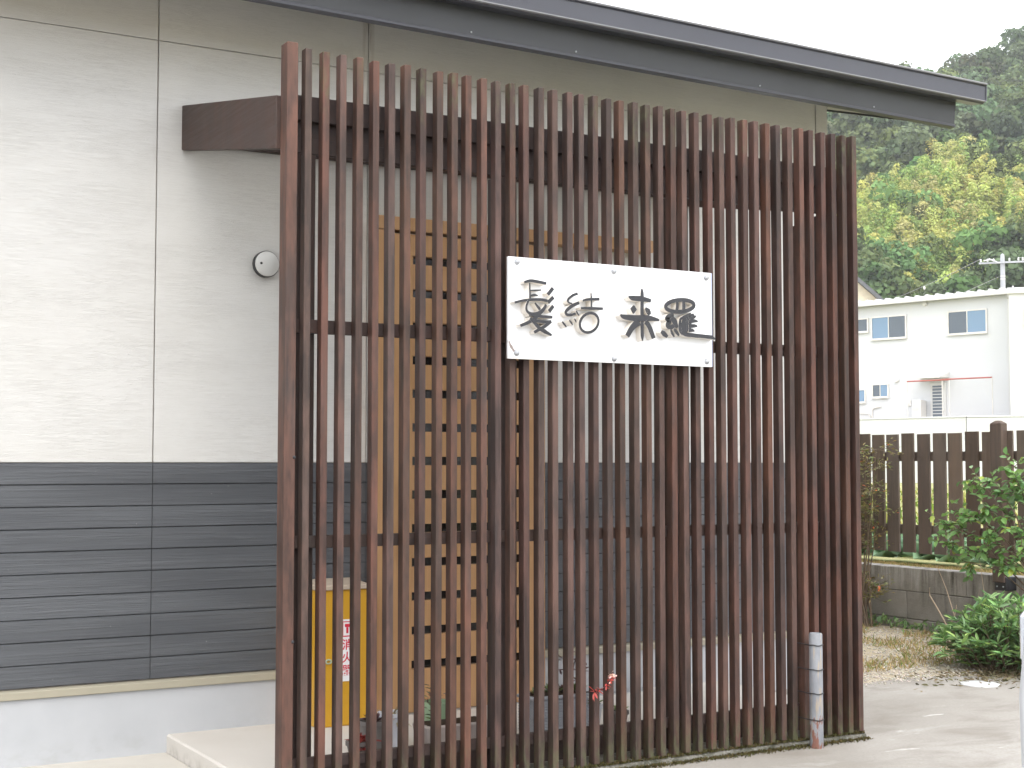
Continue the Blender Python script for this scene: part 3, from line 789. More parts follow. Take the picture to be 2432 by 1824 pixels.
LETTERS = {'hair':[[(2.8913,2.0063,0.0064),(2.9143,2.0133,0.0092),(2.9385,2.014,0.0102),(2.9969,2.0074,0.0093)],[(2.917,2.0061,0.0055),(2.918,1.9746,0.006),(2.9191,1.9386,0.0065)],[(2.9191,1.9742,0.0037),(2.9438,1.9757,0.0055),(2.9708,1.9788,0.0042)],[(2.9191,1.9529,0.0046),(2.9384,1.9568,0.0083),(2.9556,1.9555,0.0028)],[(2.8466,1.921,0.0073),(2.8795,1.9303,0.0078),(2.9276,1.9372,0.0092),(2.9708,1.9397,0.0093),(3.0011,1.9358,0.0102)],[(3.0274,1.9906,0.0121),(3.0017,1.962,0.0121)],[(3.029,1.9533,0.0121),(3.0022,1.9294,0.0121)],[(3.0283,1.9177,0.0112),(3.007,1.8933,0.013)],[(2.9105,1.9334,0.0074),(2.9008,1.9112,0.0074),(2.9019,1.8927,0.0078),(2.9142,1.8818,0.0092),(2.934,1.8782,0.012),(2.9599,1.8842,0.0139),(2.9815,1.9017,0.0111),(2.9924,1.9209,0.0084)],[(2.9416,1.925,0.0046),(2.9545,1.9109,0.0083),(2.9696,1.895,0.0102)],[(2.9142,1.8726,0.0046),(2.9383,1.8762,0.012),(2.9707,1.8718,0.0102),(3.025,1.8709,0.0084)],[(2.987,1.9052,0.0093),(2.9599,1.8796,0.0111),(2.9383,1.8599,0.0129),(2.9088,1.8437,0.0101),(2.8731,1.829,0.0092)],[(2.9383,1.853,0.0092),(2.9815,1.85,0.0102),(3.0195,1.8529,0.0093)],[(3.0184,1.8537,0.0093),(2.9868,1.8322,0.0111),(2.9372,1.8053,0.0092)],[(2.9179,1.8626,0.0092),(2.9383,1.8451,0.0111),(2.9598,1.8248,0.012),(2.9868,1.8113,0.013),(3.0205,1.797,0.0065)]],
 'tie':[[(3.1477,1.9754,0.0094),(3.1243,1.9664,0.0084),(3.1049,1.953,0.0084),(3.0993,1.9424,0.0075),(3.1065,1.9343,0.0056),(3.1214,1.9323,0.0038)],[(3.1543,1.9379,0.0094),(3.1242,1.9249,0.0113),(3.0992,1.908,0.0112),(3.0887,1.8948,0.0094),(3.0964,1.8849,0.0094),(3.1158,1.8859,0.0084),(3.138,1.8927,0.0066)],[(3.1386,1.904,0.0047),(3.1452,1.894,0.0066),(3.153,1.884,0.0038)],[(3.071,1.8554,0.0047),(3.0798,1.8465,0.0075),(3.0918,1.8339,0.0047)],[(3.1046,1.8627,0.0037),(3.1129,1.8547,0.0066),(3.1218,1.8438,0.0038)],[(3.1296,1.8696,0.0038),(3.1351,1.8628,0.0056),(3.1385,1.855,0.0028)],[(3.2111,1.982,0.0047),(3.2133,1.9546,0.0066),(3.2126,1.9165,0.0057)],[(3.17,1.9473,0.0066),(3.1913,1.9524,0.0085),(3.2195,1.9559,0.0095),(3.2535,1.9578,0.0095)],[(3.1604,1.9151,0.0066),(3.2081,1.9172,0.0095),(3.2704,1.9192,0.0086)],[(3.2347,1.8925,0.009),(3.2415,1.8871,0.009),(3.2463,1.8801,0.009),(3.249,1.872,0.009),(3.2493,1.8632,0.009),(3.2474,1.854,0.009),(3.2432,1.845,0.009),(3.2371,1.8367,0.009),(3.2292,1.8294,0.009),(3.2201,1.8235,0.009),(3.2101,1.8193,0.009),(3.1999,1.817,0.009),(3.1898,1.8168,0.009),(3.1804,1.8185,0.009),(3.1722,1.8222,0.009),(3.1655,1.8277,0.0089),(3.1607,1.8346,0.0089),(3.1581,1.8426,0.0089),(3.1577,1.8514,0.0089),(3.1596,1.8605,0.0089),(3.1637,1.8694,0.0089),(3.1698,1.8777,0.009),(3.1776,1.885,0.009),(3.1867,1.891,0.009),(3.1966,1.8952,0.009),(3.2069,1.8976,0.009),(3.217,1.8979,0.009),(3.2264,1.8962,0.009),(3.2347,1.8925,0.009)]],
 'come':[[(3.4695,2.0159,0.0039),(3.4712,1.9937,0.0135),(3.4702,1.9305,0.0135),(3.4703,1.853,0.0135),(3.4706,1.8143,0.0126),(3.4723,1.793,0.0029)],[(3.4008,1.9789,0.0038),(3.4206,1.9723,0.0164),(3.4675,1.9721,0.0184),(3.5171,1.9662,0.0107)],[(3.4274,1.9427,0.0019),(3.4262,1.9262,0.027),(3.4249,1.9063,0.0029)],[(3.4861,1.9333,0.0068),(3.5002,1.9215,0.0194),(3.5084,1.9059,0.0126)],[(3.505,1.9324,0.0019),(3.5061,1.9179,0.0145),(3.506,1.9057,0.0087)],[(3.3575,1.8994,0.0048),(3.3765,1.8908,0.0163),(3.4318,1.8878,0.0202),(3.5024,1.8914,0.0194),(3.5582,1.8855,0.0068)],[(3.4551,1.8735,0.0241),(3.4328,1.8608,0.0222),(3.4117,1.8396,0.0192),(3.3917,1.8098,0.0173)],[(3.4858,1.877,0.0174),(3.5022,1.8603,0.0174),(3.5151,1.8357,0.0175),(3.5279,1.8061,0.0155)]],
 'silk':[[(3.7442,1.9616,0.0138),(3.7433,1.9568,0.0138),(3.7398,1.9518,0.0138),(3.7339,1.9469,0.0138),(3.7257,1.9422,0.0138),(3.7156,1.9378,0.0138),(3.7039,1.934,0.0138),(3.691,1.9309,0.0138),(3.6774,1.9285,0.0138),(3.6635,1.927,0.0137),(3.6498,1.9264,0.0137),(3.6367,1.9267,0.0137),(3.6248,1.9278,0.0137),(3.6144,1.9299,0.0137),(3.6058,1.9327,0.0137),(3.5993,1.9362,0.0137),(3.5952,1.9403,0.0137),(3.5936,1.9448,0.0137),(3.5945,1.9496,0.0137),(3.5979,1.9545,0.0137),(3.6037,1.9594,0.0137),(3.6117,1.964,0.0137),(3.6216,1.9683,0.0137),(3.6332,1.9721,0.0137),(3.6459,1.9753,0.0137),(3.6595,1.9777,0.0137),(3.6734,1.9793,0.0138),(3.6872,1.98,0.0138),(3.7003,1.9798,0.0138),(3.7124,1.9787,0.0138),(3.723,1.9766,0.0138),(3.7318,1.9738,0.0138),(3.7384,1.9703,0.0138),(3.7426,1.9662,0.0138),(3.7442,1.9616,0.0138)],[(3.6528,1.9749,0.0108),(3.6551,1.9529,0.0118),(3.6512,1.9295,0.0118)],[(3.6869,1.9769,0.0118),(3.6892,1.9548,0.0138),(3.6878,1.9315,0.0128)],[(3.6342,1.9139,0.0127),(3.6099,1.9048,0.0166),(3.5966,1.8933,0.0137),(3.6128,1.8863,0.0166),(3.6013,1.87,0.0147),(3.6084,1.8586,0.0147),(3.6338,1.8647,0.0137),(3.6484,1.8831,0.0098)],[(3.622,1.8995,0.0147),(3.6388,1.8846,0.0216),(3.6519,1.8568,0.0118)],[(3.5674,1.8381,0.0097),(3.5823,1.829,0.0185),(3.6009,1.8161,0.0098)],[(3.6168,1.8492,0.0049),(3.6251,1.8334,0.0108),(3.6358,1.8177,0.0059)],[(3.6337,1.852,0.0078),(3.6481,1.8379,0.0128),(3.6613,1.8237,0.0069)],[(3.668,1.8969,0.0079),(3.666,1.8722,0.0118),(3.6676,1.8476,0.0128),(3.6821,1.8326,0.0128)],[(3.6974,1.9122,0.0167),(3.6915,1.8734,0.0256),(3.693,1.834,0.0197)],[(3.7231,1.9195,0.0197),(3.7161,1.8845,0.0227),(3.7164,1.845,0.0168)],[(3.668,1.8969,0.0069),(3.698,1.9093,0.0118),(3.7287,1.9208,0.0109)],[(3.7132,1.9061,0.0128),(3.7428,1.9196,0.0089)],[(3.7193,1.8995,0.0118),(3.7415,1.9076,0.0109),(3.7539,1.9142,0.0049)],[(3.7131,1.8863,0.0128),(3.7438,1.8918,0.0119),(3.7635,1.8898,0.005)],[(3.7129,1.8666,0.0128),(3.7436,1.87,0.0119),(3.7609,1.8689,0.0049)],[(3.7127,1.8488,0.0118),(3.7324,1.8507,0.0109),(3.7446,1.8463,0.004)],[(3.6736,1.843,0.0118),(3.6942,1.8311,0.0138),(3.7371,1.8291,0.0138),(3.7988,1.8269,0.0129),(3.8362,1.8246,0.0129),(3.8549,1.8174,0.006)]]}
letter('raised_character', LETTERS['hair'], 'first raised brush character, the kanji for hair')
letter('raised_character', LETTERS['tie'], 'second raised brush character with an open ring at its foot')
letter('raised_character', LETTERS['come'], 'third raised brush character with a tall upright')
letter('raised_character', LETTERS['silk'], 'fourth raised brush character with a long tail running right')

# ================================================================== FIRE EXTINGUISHER BOX
M['box_yellow'] = plain('yellow_painted_box', (.56, .30, .020), .4, .45, var=.06)
M['box_lid'] = plain('pale_box_lid', (.44, .365, .285), .6, .3, var=.1)
M['print_red'] = simple('red_print', (.62, .02, .05), .5)
M['print_white'] = simple('white_print', (.85, .86, .86), .5)
M['latch'] = simple('pale_green_latch', (.42, .52, .38), .5)
BX0, BX1, BY0, BY1 = 2.476, 2.722, 1.064, 1.262
ext = empty('extinguisher_box', (2.6, 1.16, .083), label='yellow fire extinguisher cabinet standing on the porch behind the slats', cat='extinguisher box')
mb = MB(); mb.box(BX0, BX1, BY0, BY1, .0835, .700); mb.build('cabinet', M['box_yellow'], ext, bevel=.004)
mb = MB(); mb.hexa([(BX0 - .008, BY0 - .012, .7005), (BX1 + .008, BY0 - .012, .7005), (BX1 + .008, BY1, .7005), (BX0 - .008, BY1, .7005)],
                   [(BX0 - .008, BY0 - .012, .722), (BX1 + .008, BY0 - .012, .722), (BX1 + .008, BY1, .738), (BX0 - .008, BY1, .738)]); mb.build('lid', M['box_lid'], ext, bevel=.003)
SX = 2.6225
mb = MB(); mb.box(SX - .034, SX + .034, BY0 - .002, BY0 - .0002, .285, .565); stk = mb.build('sticker', M['print_white'], ext)
def text_part(ch, cx, z, size, y, mat, parent):
    cu = bpy.data.curves.new('lettering', 'FONT'); cu.body = ch; cu.size = size; cu.align_x = 'CENTER'; cu.align_y = 'CENTER'; cu.extrude = .0003; cu.offset = .0008
    t = bpy.data.objects.new('lettering', cu); COL.objects.link(t)
    bpy.context.view_layer.update()
    me = bpy.data.meshes.new_from_object(t.evaluated_get(bpy.context.evaluated_depsgraph_get()))
    bpy.data.objects.remove(t)
    me.materials.clear(); me.materials.append(mat)
    mw = Matrix.Translation((cx, y, z)) @ Matrix.Rotation(math.pi / 2, 4, 'X')
    par = Vector((0, 0, 0)); q = parent
    while q is not None: par += Vector(q.location); q = q.parent
    me.transform(Matrix.Translation(-par) @ mw)
    return link_mesh('lettering', me, parent)
for ch, z in (('消', .447), ('火', .390), ('器', .332)):
    text_part(ch, SX, z, .052, BY0 - .0026, M['print_red'], stk)
mb = MB()   # small red pictogram at the top of the sticker
mb.box(SX - .024, SX + .024, BY0 - .0032, BY0 - .0021, .552, .556); mb.box(SX - .024, SX - .020, BY0 - .0032, BY0 - .0021, .492, .5515); mb.box(SX + .020, SX + .024, BY0 - .0032, BY0 - .0021, .492, .5515); mb.box(SX - .024, SX + .024, BY0 - .0032, BY0 - .0021, .486, .4915)
mb.box(SX - .012, SX + .012, BY0 - .0032, BY0 - .0021, .530, .544); mb.box(SX - .005, SX + .005, BY0 - .0032, BY0 - .0021, .502, .5295)
mb.build('pictogram', M['print_red'], stk)
mb = MB(); ringp = [(2.530 + .013 * math.cos(a), BY0 - .006, .379 + .009 * math.sin(a)) for a in [2 * math.pi * k / 16 for k in range(17)]]
mb.tube(ringp, .0035, 6, False); mb.build('latch_ring', M['latch'], ext, smooth=True)
mb = MB(); mb.box(BX0 - .004, BX0 - .0003, BY0 + .06, BY0 + .1, .345, .40); mb.build('side_latch', M['box_lid'], ext)

# ================================================================== POTS AND PLANTERS ON THE PORCH
PZ = .0835
M['planter_blue'] = plain('pale_blue_grey_plastic', (.33, .35, .385), .55, .4, var=.08)
M['planter_pink'] = plain('pinkish_concrete', (.42, .37, .345), .9, .2, var=.15, scale=12, bump=.4)
M['pot_grey'] = plain('grey_brown_pot', (.17, .155, .145), .7, .3)
M['pot_white'] = plain('white_glazed_pot', (.66, .68, .74), .3, .5)
M['pot_green'] = plain('celadon_pot', (.25, .36, .22), .35, .5)
M['saucer'] = plain('pale_saucer', (.60, .58, .55), .5, .4)
M['soil'] = plain('dark_soil', (.05, .035, .025), .95, .1, scale=30, bump=.8)
M['leaf_succ'] = leaf_mat('succulent_green', (.15, .21, .075), trans=.1)
M['leaf_red'] = leaf_mat('coral_red_leaf', (.52, .085, .070), trans=.15)
M['leaf_purple'] = leaf_mat('purple_brown_leaf', (.10, .045, .050), trans=.1)
M['flower_pale'] = leaf_mat('pale_pink_bud', (.86, .56, .46), trans=.2)
def mk_leaves(name, parent, o, d, ln, w, mat, fold=.2, curl=.1, lo=.75, hi=1.25):
    n = len(o)
    base = Vector((0, 0, 0)); q = parent
    while q is not None: base += Vector(q.location); q = q.parent
    d = np.array(d, float); o = np.array(o, float) - np.array(base)
    nr = np.tile(np.array([[0, 0, 1.0]]), (n, 1)) + rng.normal(0, .35, (n, 3))
    me = leaves_mesh(name, o, d, nr, np.array(ln, float) * np.ones(n), np.array(w, float) * np.ones(n), tints(n, lo, hi, .1), mat, fold, curl)
    return link_mesh(name, me, parent)
def rosette(cx, cy, cz, n, ln, lift=.5):
    o = []; d = []; L = []
    for k in range(n):
        a = k * 2.399; e = lift + (1 - lift) * k / n
        d.append((math.cos(a) * (1.15 - e), math.sin(a) * (1.15 - e), .15 + e)); o.append((cx, cy, cz)); L.append(ln * (1.1 - .4 * k / n))
    return o, d, L
def pot(name, cx, cy, r0, r1, h, mat, label, saucer=None, soilmat=M['soil']):
    p = empty(name, (cx, cy, PZ), label=label, cat='flower pot')
    mb = MB(); mb.lathe([(r0, .006 if saucer else 0), (r1, h - .018), (r1 + .006, h - .016), (r1 + .006, h), (r1 - .004, h), (r1 - .006, h - .02)], (cx, cy, PZ), 'z', 24)
    mb.build('pot_body', mat, p, smooth=True)
    mb = MB(); mb.lathe([(r1 - .007, h - .022), (r1 - .007, h - .014)], (cx, cy, PZ), 'z', 20); mb.build('soil', soilmat, p)
    if saucer:
        mb = MB(); mb.lathe([(r0 + .02, 0), (r0 + .034, .018), (r0 + .030, .018), (r0 + .018, .005)], (cx, cy, PZ), 'z', 24); mb.build('saucer', saucer, p, smooth=True)
    return p
p = pot('flower_pot', 2.475, .45, .045, .062, .135, M['pot_grey'], 'grey brown flower pot on a pale saucer holding brownish succulents', M['saucer'])
o, d, L = rosette(2.475, .45, PZ + .12, 22, .06, .2); mk_leaves('succulent', p, o, d, L, .016, M['leaf_purple'])
p = pot('flower_pot', 2.585, .50, .04, .056, .150, M['pot_white'], 'white glazed flower pot with a drooping dry plant')
n = 30; mk_leaves('dry_plant', p, np.array([(2.585, .5, PZ + .14)] * n) + rng.normal(0, .01, (n, 3)), [(random.uniform(-1, 1), random.uniform(-1, .3), random.uniform(-.6, .6)) for _ in range(n)], rng.uniform(.04, .10, n), .007, M['leaf_dry'])
# low pot at the front with red trailing leaves
p = pot('flower_pot', 2.365, .36, .03, .042, .075, M['pot_grey'], 'small low pot with red trailing leaves nearest the porch edge')
n = 46; mk_leaves('trailing_leaves', p, np.array([(2.365, .34, PZ + .07)] * n) + rng.normal(0, .016, (n, 3)), [(random.uniform(-1, 1), random.uniform(-1, .2), random.uniform(-1, .9)) for _ in range(n)], rng.uniform(.03, .07, n), .014, M['leaf_red'], lo=.35, hi=.9)
# pinkish concrete trough with celadon pot
p = empty('planter_trough', (2.85, .46, PZ), label='long low pinkish concrete planter trough behind the slats', cat='planter')
mb = MB(); mb.hexa([(2.71, .40, PZ), (3.00, .40, PZ), (3.00, .53, PZ), (2.71, .53, PZ)], [(2.695, .39, .175), (3.01, .39, .175), (3.01, .54, .175), (2.695, .54, .175)]); mb.build('trough_body', M['planter_pink'], p, bevel=.006)
mb = MB(); mb.box(2.715, 2.99, .41, .52, .1755, .178); mb.build('soil', M['soil'], p)
n = 26; o = [(2.735 + random.uniform(-.012, .012), .44, .19 + k * .006) for k in range(n)]
mk_leaves('stem_leaves', p, o, [(math.cos(k * 2.4), math.sin(k * 2.4), .35) for k in range(n)], .035, .010, M['leaf_succ'], lo=.3, hi=.8)
p = empty('flower_pot', (2.862, .60, PZ), label='round celadon green flower pot standing behind the pinkish trough', cat='flower pot')
mb = MB(); mb.lathe([(.05, 0), (.066, .05), (.070, .115), (.066, .155), (.058, .155), (.056, .14)], (2.862, .615, PZ), 'z', 26); mb.build('pot_body', M['pot_green'], p, smooth=True)
n = 16; mk_leaves('dark_leaves', p, np.array([(2.862, .615, PZ + .15)] * n) + rng.normal(0, .02, (n, 3)), [(random.uniform(-1, 1), random.uniform(-1, 1), random.uniform(.2, 1)) for _ in range(n)], rng.uniform(.02, .06, n), .012, M['leaf_purple'])
# ribbed pale planter box
p = empty('ribbed_planter', (3.365, .46, PZ), label='pale blue grey ribbed plastic planter box full of succulents', cat='planter')
mb = MB(); mb.box(3.225, 3.51, .41, .54, PZ, .236)
body = mb.build('planter_body', M['planter_blue'], p, bevel=.005)
for k in range(11):
    z = .096 + k * .0125
    mb = MB(); mb.box(3.2225, 3.5125, .4065, .5435, z, z + .0065); mb.build('rib', M['planter_blue'], body, bevel=.0015)
mb = MB(); mb.box(3.217, 3.518, .402, .548, .237, .252); mb.build('rim', M['planter_blue'], p, bevel=.004)
mb = MB(); mb.box(3.235, 3.50, .418, .532, .2525, .254); mb.build('soil', M['soil'], p)
for cx, cy, n, ln, mt in ((3.27, .46, 14, .05, 'leaf_succ'), (3.345, .45, 26, .065, 'leaf_succ'), (3.42, .47, 20, .05, 'leaf_purple'), (3.475, .45, 24, .055, 'leaf_succ')):
    o, d, L = rosette(cx, cy, .252, n, ln, .25); mk_leaves('succulent', p, o, d, L, .013, M[mt])
for x0, x1, y1, z1 in ((3.42, 3.475, .43, .43), (3.40, 3.41, .44, .44), (3.46, 3.50, .42, .37)):
    pts = [(x0 + (x1 - x0) * t + .008 * math.sin(t * 6), .46 + (y1 - .46) * t, .252 + (z1 - .252) * t) for t in (0, .25, .5, .75, 1)]
    mb = MB(); mb.tube(pts, .0028, 6); st = mb.build('flower_stem', M['leaf_purple'], p)
    n = 12; q = [pts[2 + k % 3] for k in range(n)]
    mk_leaves('stem_leaf', p, np.array(q) + rng.normal(0, .006, (n, 3)), [(random.uniform(-1, 1), random.uniform(-.6, .2), random.uniform(-.2, .8)) for _ in range(n)], rng.uniform(.02, .05, n), .010, M['leaf_purple'])
# red flower spike poking out between the slats
fp = [(3.50, .44, .25), (3.44, .25, .285), (3.33, .06, .315), (3.262, -.02, .335), (3.285, -.05, .350), (3.312, -.06, .385), (3.325, -.062, .400)]
mb = MB(); mb.tube(fp, [.004, .004, .0038, .0036, .0034, .003, .002], 7); fl = mb.build('flower_spike', M['leaf_red'], p, smooth=True)
n = 30; q = []; dd = []
for k in range(n):
    t = 3.0 + 2.6 * k / n; i = min(int(t), 5); u = t - i
    q.append(tuple(fp[i][a] * (1 - u) + fp[i + 1][a] * u for a in range(3))); dd.append((random.uniform(-.9, 1), random.uniform(-.8, -.05), random.uniform(-.5, .8)))
mk_leaves('bract', p, q, dd, rng.uniform(.012, .030, n), .008, M['leaf_red'], lo=.8, hi=1.35)
mk_leaves('bract', p, [(3.258, -.025, .335)] * 5, [(-.5, -.3, -.9), (.2, -.4, -.9), (-.9, -.2, .3), (-.3, -.2, -1), (-.8, -.1, .8)], [.036, .03, .03, .04, .045], .009, M['leaf_red'], lo=.9, hi=1.4)
n = 34; mk_leaves('bud', p, np.array([(3.321, -.064, .398)] * n) + rng.normal(0, .006, (n, 3)), rdir(n) * np.array([1, .7, 1]), rng.uniform(.008, .014, n), .007, M['flower_pale'], lo=.9, hi=1.15)
p = pot('flower_pot', 3.575, .47, .028, .040, .105, M['pot_white'], 'small pale pot with a green cactus right of the ribbed planter')
o, d, L = rosette(3.575, .47, PZ + .09, 26, .06, .35); mk_leaves('succulent', p, o, d, L, .012, M['leaf_succ'])
p = pot('flower_pot', 3.70, .44, .026, .036, .07, M['pot_grey'], 'small dark pot with pale green rosette, last pot along the porch')
o, d, L = rosette(3.70, .44, PZ + .06, 26, .05, .3); mk_leaves('succulent', p, o, d, L, .014, M['leaf_succ'], lo=1.0, hi=1.8)

# ================================================================== WHITE PIPE TIED TO THE LATTICE
def pipe_mat():
    s = Mat('flaking_white_paint', (.6, .6, .62), .55, .4)
    p = s.pos(); z = s.sep(p)[2]
    n = s.noise(s.map((30, 30, 9), vec=p), 1.2, 5, .65); n2 = s.noise(s.map((60, 60, 6), (3, 1, 2), vec=p), 1.0, 4, .6)
    c = s.mix(s.rng(n, .3, .7), (.20, .21, .23), (.285, .295, .31))
    c = s.mix(s.math('MULTIPLY', s.rng(n2, .56, .66), .7), c, (.42, .33, .22))
    low = s.math('ADD', s.rng(z, .19, .02, 0, .34), n)
    c = s.mix(s.math('MULTIPLY', s.rng(low, .74, .80), .9), c, (.20, .075, .045))
    s.color(c); s.roughness(s.rng(n, .3, .7, .4, .8)); s.bump(n2, .3, .003); return s.m
M['pipe'] = pipe_mat()
pp = empty('bollard_pipe', (4.425, -.064, 0), label='short white pipe with flaking rusty paint wired to the lattice', cat='pipe')
mb = MB(); mb.lathe([(.030, -.01), (.0302, .2), (.0298, .505), (.026, .512), (.024, .500)], (4.425, -.064, 0), 'z', 28); mb.build('pipe_body', M['pipe'], pp, smooth=True)
for z in (.459, .349, .243, .126):
    pts = []
    for k in range(13):
        a = math.pi * (1.0 + k / 12.0); pts.append((4.425 + .0325 * math.cos(a), -.064 + .0325 * math.sin(a), z + .002 * math.sin(k)))
    pts = [(4.380, .04, z + .003), (4.388, -.01, z + .002)] + pts + [(4.462, -.01, z)]
    mb = MB(); mb.tube(pts, .0024, 6); mb.build('wire_tie', M['black_metal'], pp)

# white drain cover set in the yard
dc = empty('drain_cover', (6.487, .845, 0), label='round white drain cover set in the concrete near the bush', cat='drain cover')
M['cover'] = plain('white_plastic_cover', (.60, .60, .585), .5, .4, var=.05)
mb = MB(); mb.lathe([(.100, .001), (.100, .006), (.096, .009), (.002, .010)], (6.487, .845, 0), 'z', 36); cv = mb.build('cover_disc', M['cover'], dc, smooth=True)
mb = MB(); mb.lathe([(.112, .0008), (.110, .005), (.103, .005)], (6.487, .845, 0), 'z', 36); mb.build('cover_ring', M['cover'], dc)

# ================================================================== BLOCK WALL AND PICKET FENCE
bw = empty('block_wall', (8.27, 3.0, 0), label='low weathered grey concrete block wall with dark streaks below the fence', cat='wall')
mb = MB(); mb.box(8.208, 8.352, -1.9, 8.8, -.15, .455); core = mb.build('wall_core', M['mortar'], bw)
rows = [(-.14, .072), (.078, .282), (.288, .466)]
for r, (z0, z1) in enumerate(rows):
    y = -1.9 + (.2 if r % 2 else 0)
    while y < 8.7:
        mb = MB(); x0 = 8.20 + random.uniform(-.002, .002)
        mb.box(x0, 8.355, y + .003, y + .397, z0, z1 + (random.uniform(-.001, .001) if r < 2 else 0))
        mb.build('block', M['block'], bw, bevel=.004)
        y += .40
fen = empty('picket_fence', (8.16, 2.1, .47), label='brown wooden picket fence of wide upright boards above the block wall', cat='fence')
PITCH = .158
mb = MB(); mb.box(0, .018, -.0625, .0625, 0, .915); bm_ = mb.mesh('board', M['fence'], bevel=.002)
y = 2.377 - 13 * PITCH
k = 0
while y < 5.6:
    w = 1 + random.uniform(-.03, .03)
    link_mesh('board', bm_, fen, (8.142 - 8.16 + random.uniform(-.001, .001), y - 2.1 + random.uniform(-.003, .003), .590 - .47 + random.uniform(-.004, .004)), (random.uniform(-.004, .004), 0, 0), (1, w, 1 + random.uniform(-.004, .004)))
    y += PITCH
for z0, z1 in ((1.291, 1.363), (.729, .803)):
    mb = MB(); mb.box(8.1605, 8.190, .2, 5.7, z0, z1); mb.build('rail', M['fence'], fen, bevel=.003)
for y in (.29, 2.093, 3.896, 5.68):
    mb = MB(); mb.box(8.075, 8.1415, y - .052, y + .052, .43, 1.556)
    mb.hexa([(8.072, y - .055, 1.556), (8.145, y - .055, 1.556), (8.145, y + .055, 1.556), (8.072, y + .055, 1.556)], [(8.095, y - .02, 1.581), (8.12, y - .02, 1.581), (8.12, y + .02, 1.581), (8.095, y + .02, 1.581)])
    ps = mb.build('post', M['fence'], fen, bevel=.004)
    mb = MB(); mb.box(8.090, 8.1985, y - .058, y + .046, .372, .47); br = mb.build('bracket', M['black_metal'], ps, bevel=.003)
    for dy in (-.035, .02):
        mb = MB(); mb.lathe([(.006, 0), (.006, -.006), (.003, -.008)], (8.090, y + dy, .40), 'x', 8); mb.build('bracket_bolt', M['screw'], ps)

# ================================================================== SHRUBS NEAR THE WALL
def shrub_object(name, loc, label, cat='shrub'):
    return empty(name, loc, label=label, cat=cat)
def rel(parent, a): return np.array(a, float) - np.array(parent.location)
# 1. dense bush with lance-shaped leaves at the edge of the concrete
b1 = shrub_object('leafy_bush', (7.12, 1.20, 0), 'dense low green bush with long narrow leaves at the edge of the yard')
def bush():
    O = []; D = []; Ln = []; T = []
    stems = MB()
    for i in range(185):
        a = random.uniform(0, 2 * math.pi); rr = math.sqrt(random.random())
        ex, ey = math.cos(a) * rr * .45, math.sin(a) * rr * .45
        h = (.40 * (1 - .72 * rr ** 2.2)) * random.uniform(.72, 1.12)
        root = Vector((7.16 + ex * .55, 1.21 + ey * .55, .0)); tip = Vector((7.16 + ex, 1.21 + ey, h))
        mid = root.lerp(tip, .55) + Vector((random.uniform(-.03, .03), random.uniform(-.03, .03), .05))
        stems.tube([root, mid, tip], [.006, .004, .002], 5, False)
        n = random.randint(11, 17)
        for k in range(n):
            t = .15 + .85 * k / n if k < n - 6 else 1.0
            p = root.lerp(mid, t * 2) if t < .5 else mid.lerp(tip, (t - .5) * 2)
            an = k * 2.4 + a
            out = Vector((math.cos(an), math.sin(an), random.uniform(-.15, .75)))
            dirn = out + (tip - mid).normalized() * random.uniform(.2, .9) + Vector((ex, ey, 0)) * .7
            O.append(p); D.append(dirn); Ln.append(random.uniform(.050, .100))
            v = random.uniform(.8, 1.6) * (1.15 if t > .8 else .8)
            if random.random() < .07: T.append((v * 1.7, v * 1.45, v * 1.1))
            else: T.append((v * random.uniform(.85, 1.15), v, v * random.uniform(.8, 1.25)))
    n = len(O)
    nr = np.tile([[0, 0, 1.0]], (n, 1)) + rng.normal(0, .45, (n, 3))
    me = leaves_mesh('foliage', rel(b1, O), np.array(D), nr, np.array(Ln), np.array(Ln) * .24, np.array(T), M['leaf_bush'], .22, .16)
    link_mesh('foliage', me, b1)
    stems.build('stems', M['bark'], b1)
bush()
def litter():
    n = 900
    x = rng.normal(7.0, .32, n); y = rng.normal(.98, .16, n); org = np.stack([x, y, rng.uniform(.002, .02, n)], 1)
    d = rdir(n); d[:, 2] *= .3
    me = leaves_mesh('leaf_litter', org, d, rdir(n), rng.uniform(.015, .05, n), rng.uniform(.006, .014, n), tints(n, .2, .6, .1), M['leaf_dry'])
    setp(link_mesh('leaf_litter', me), 'brown dead leaves lying under the bush', 'leaf litter', kind='stuff')
litter()
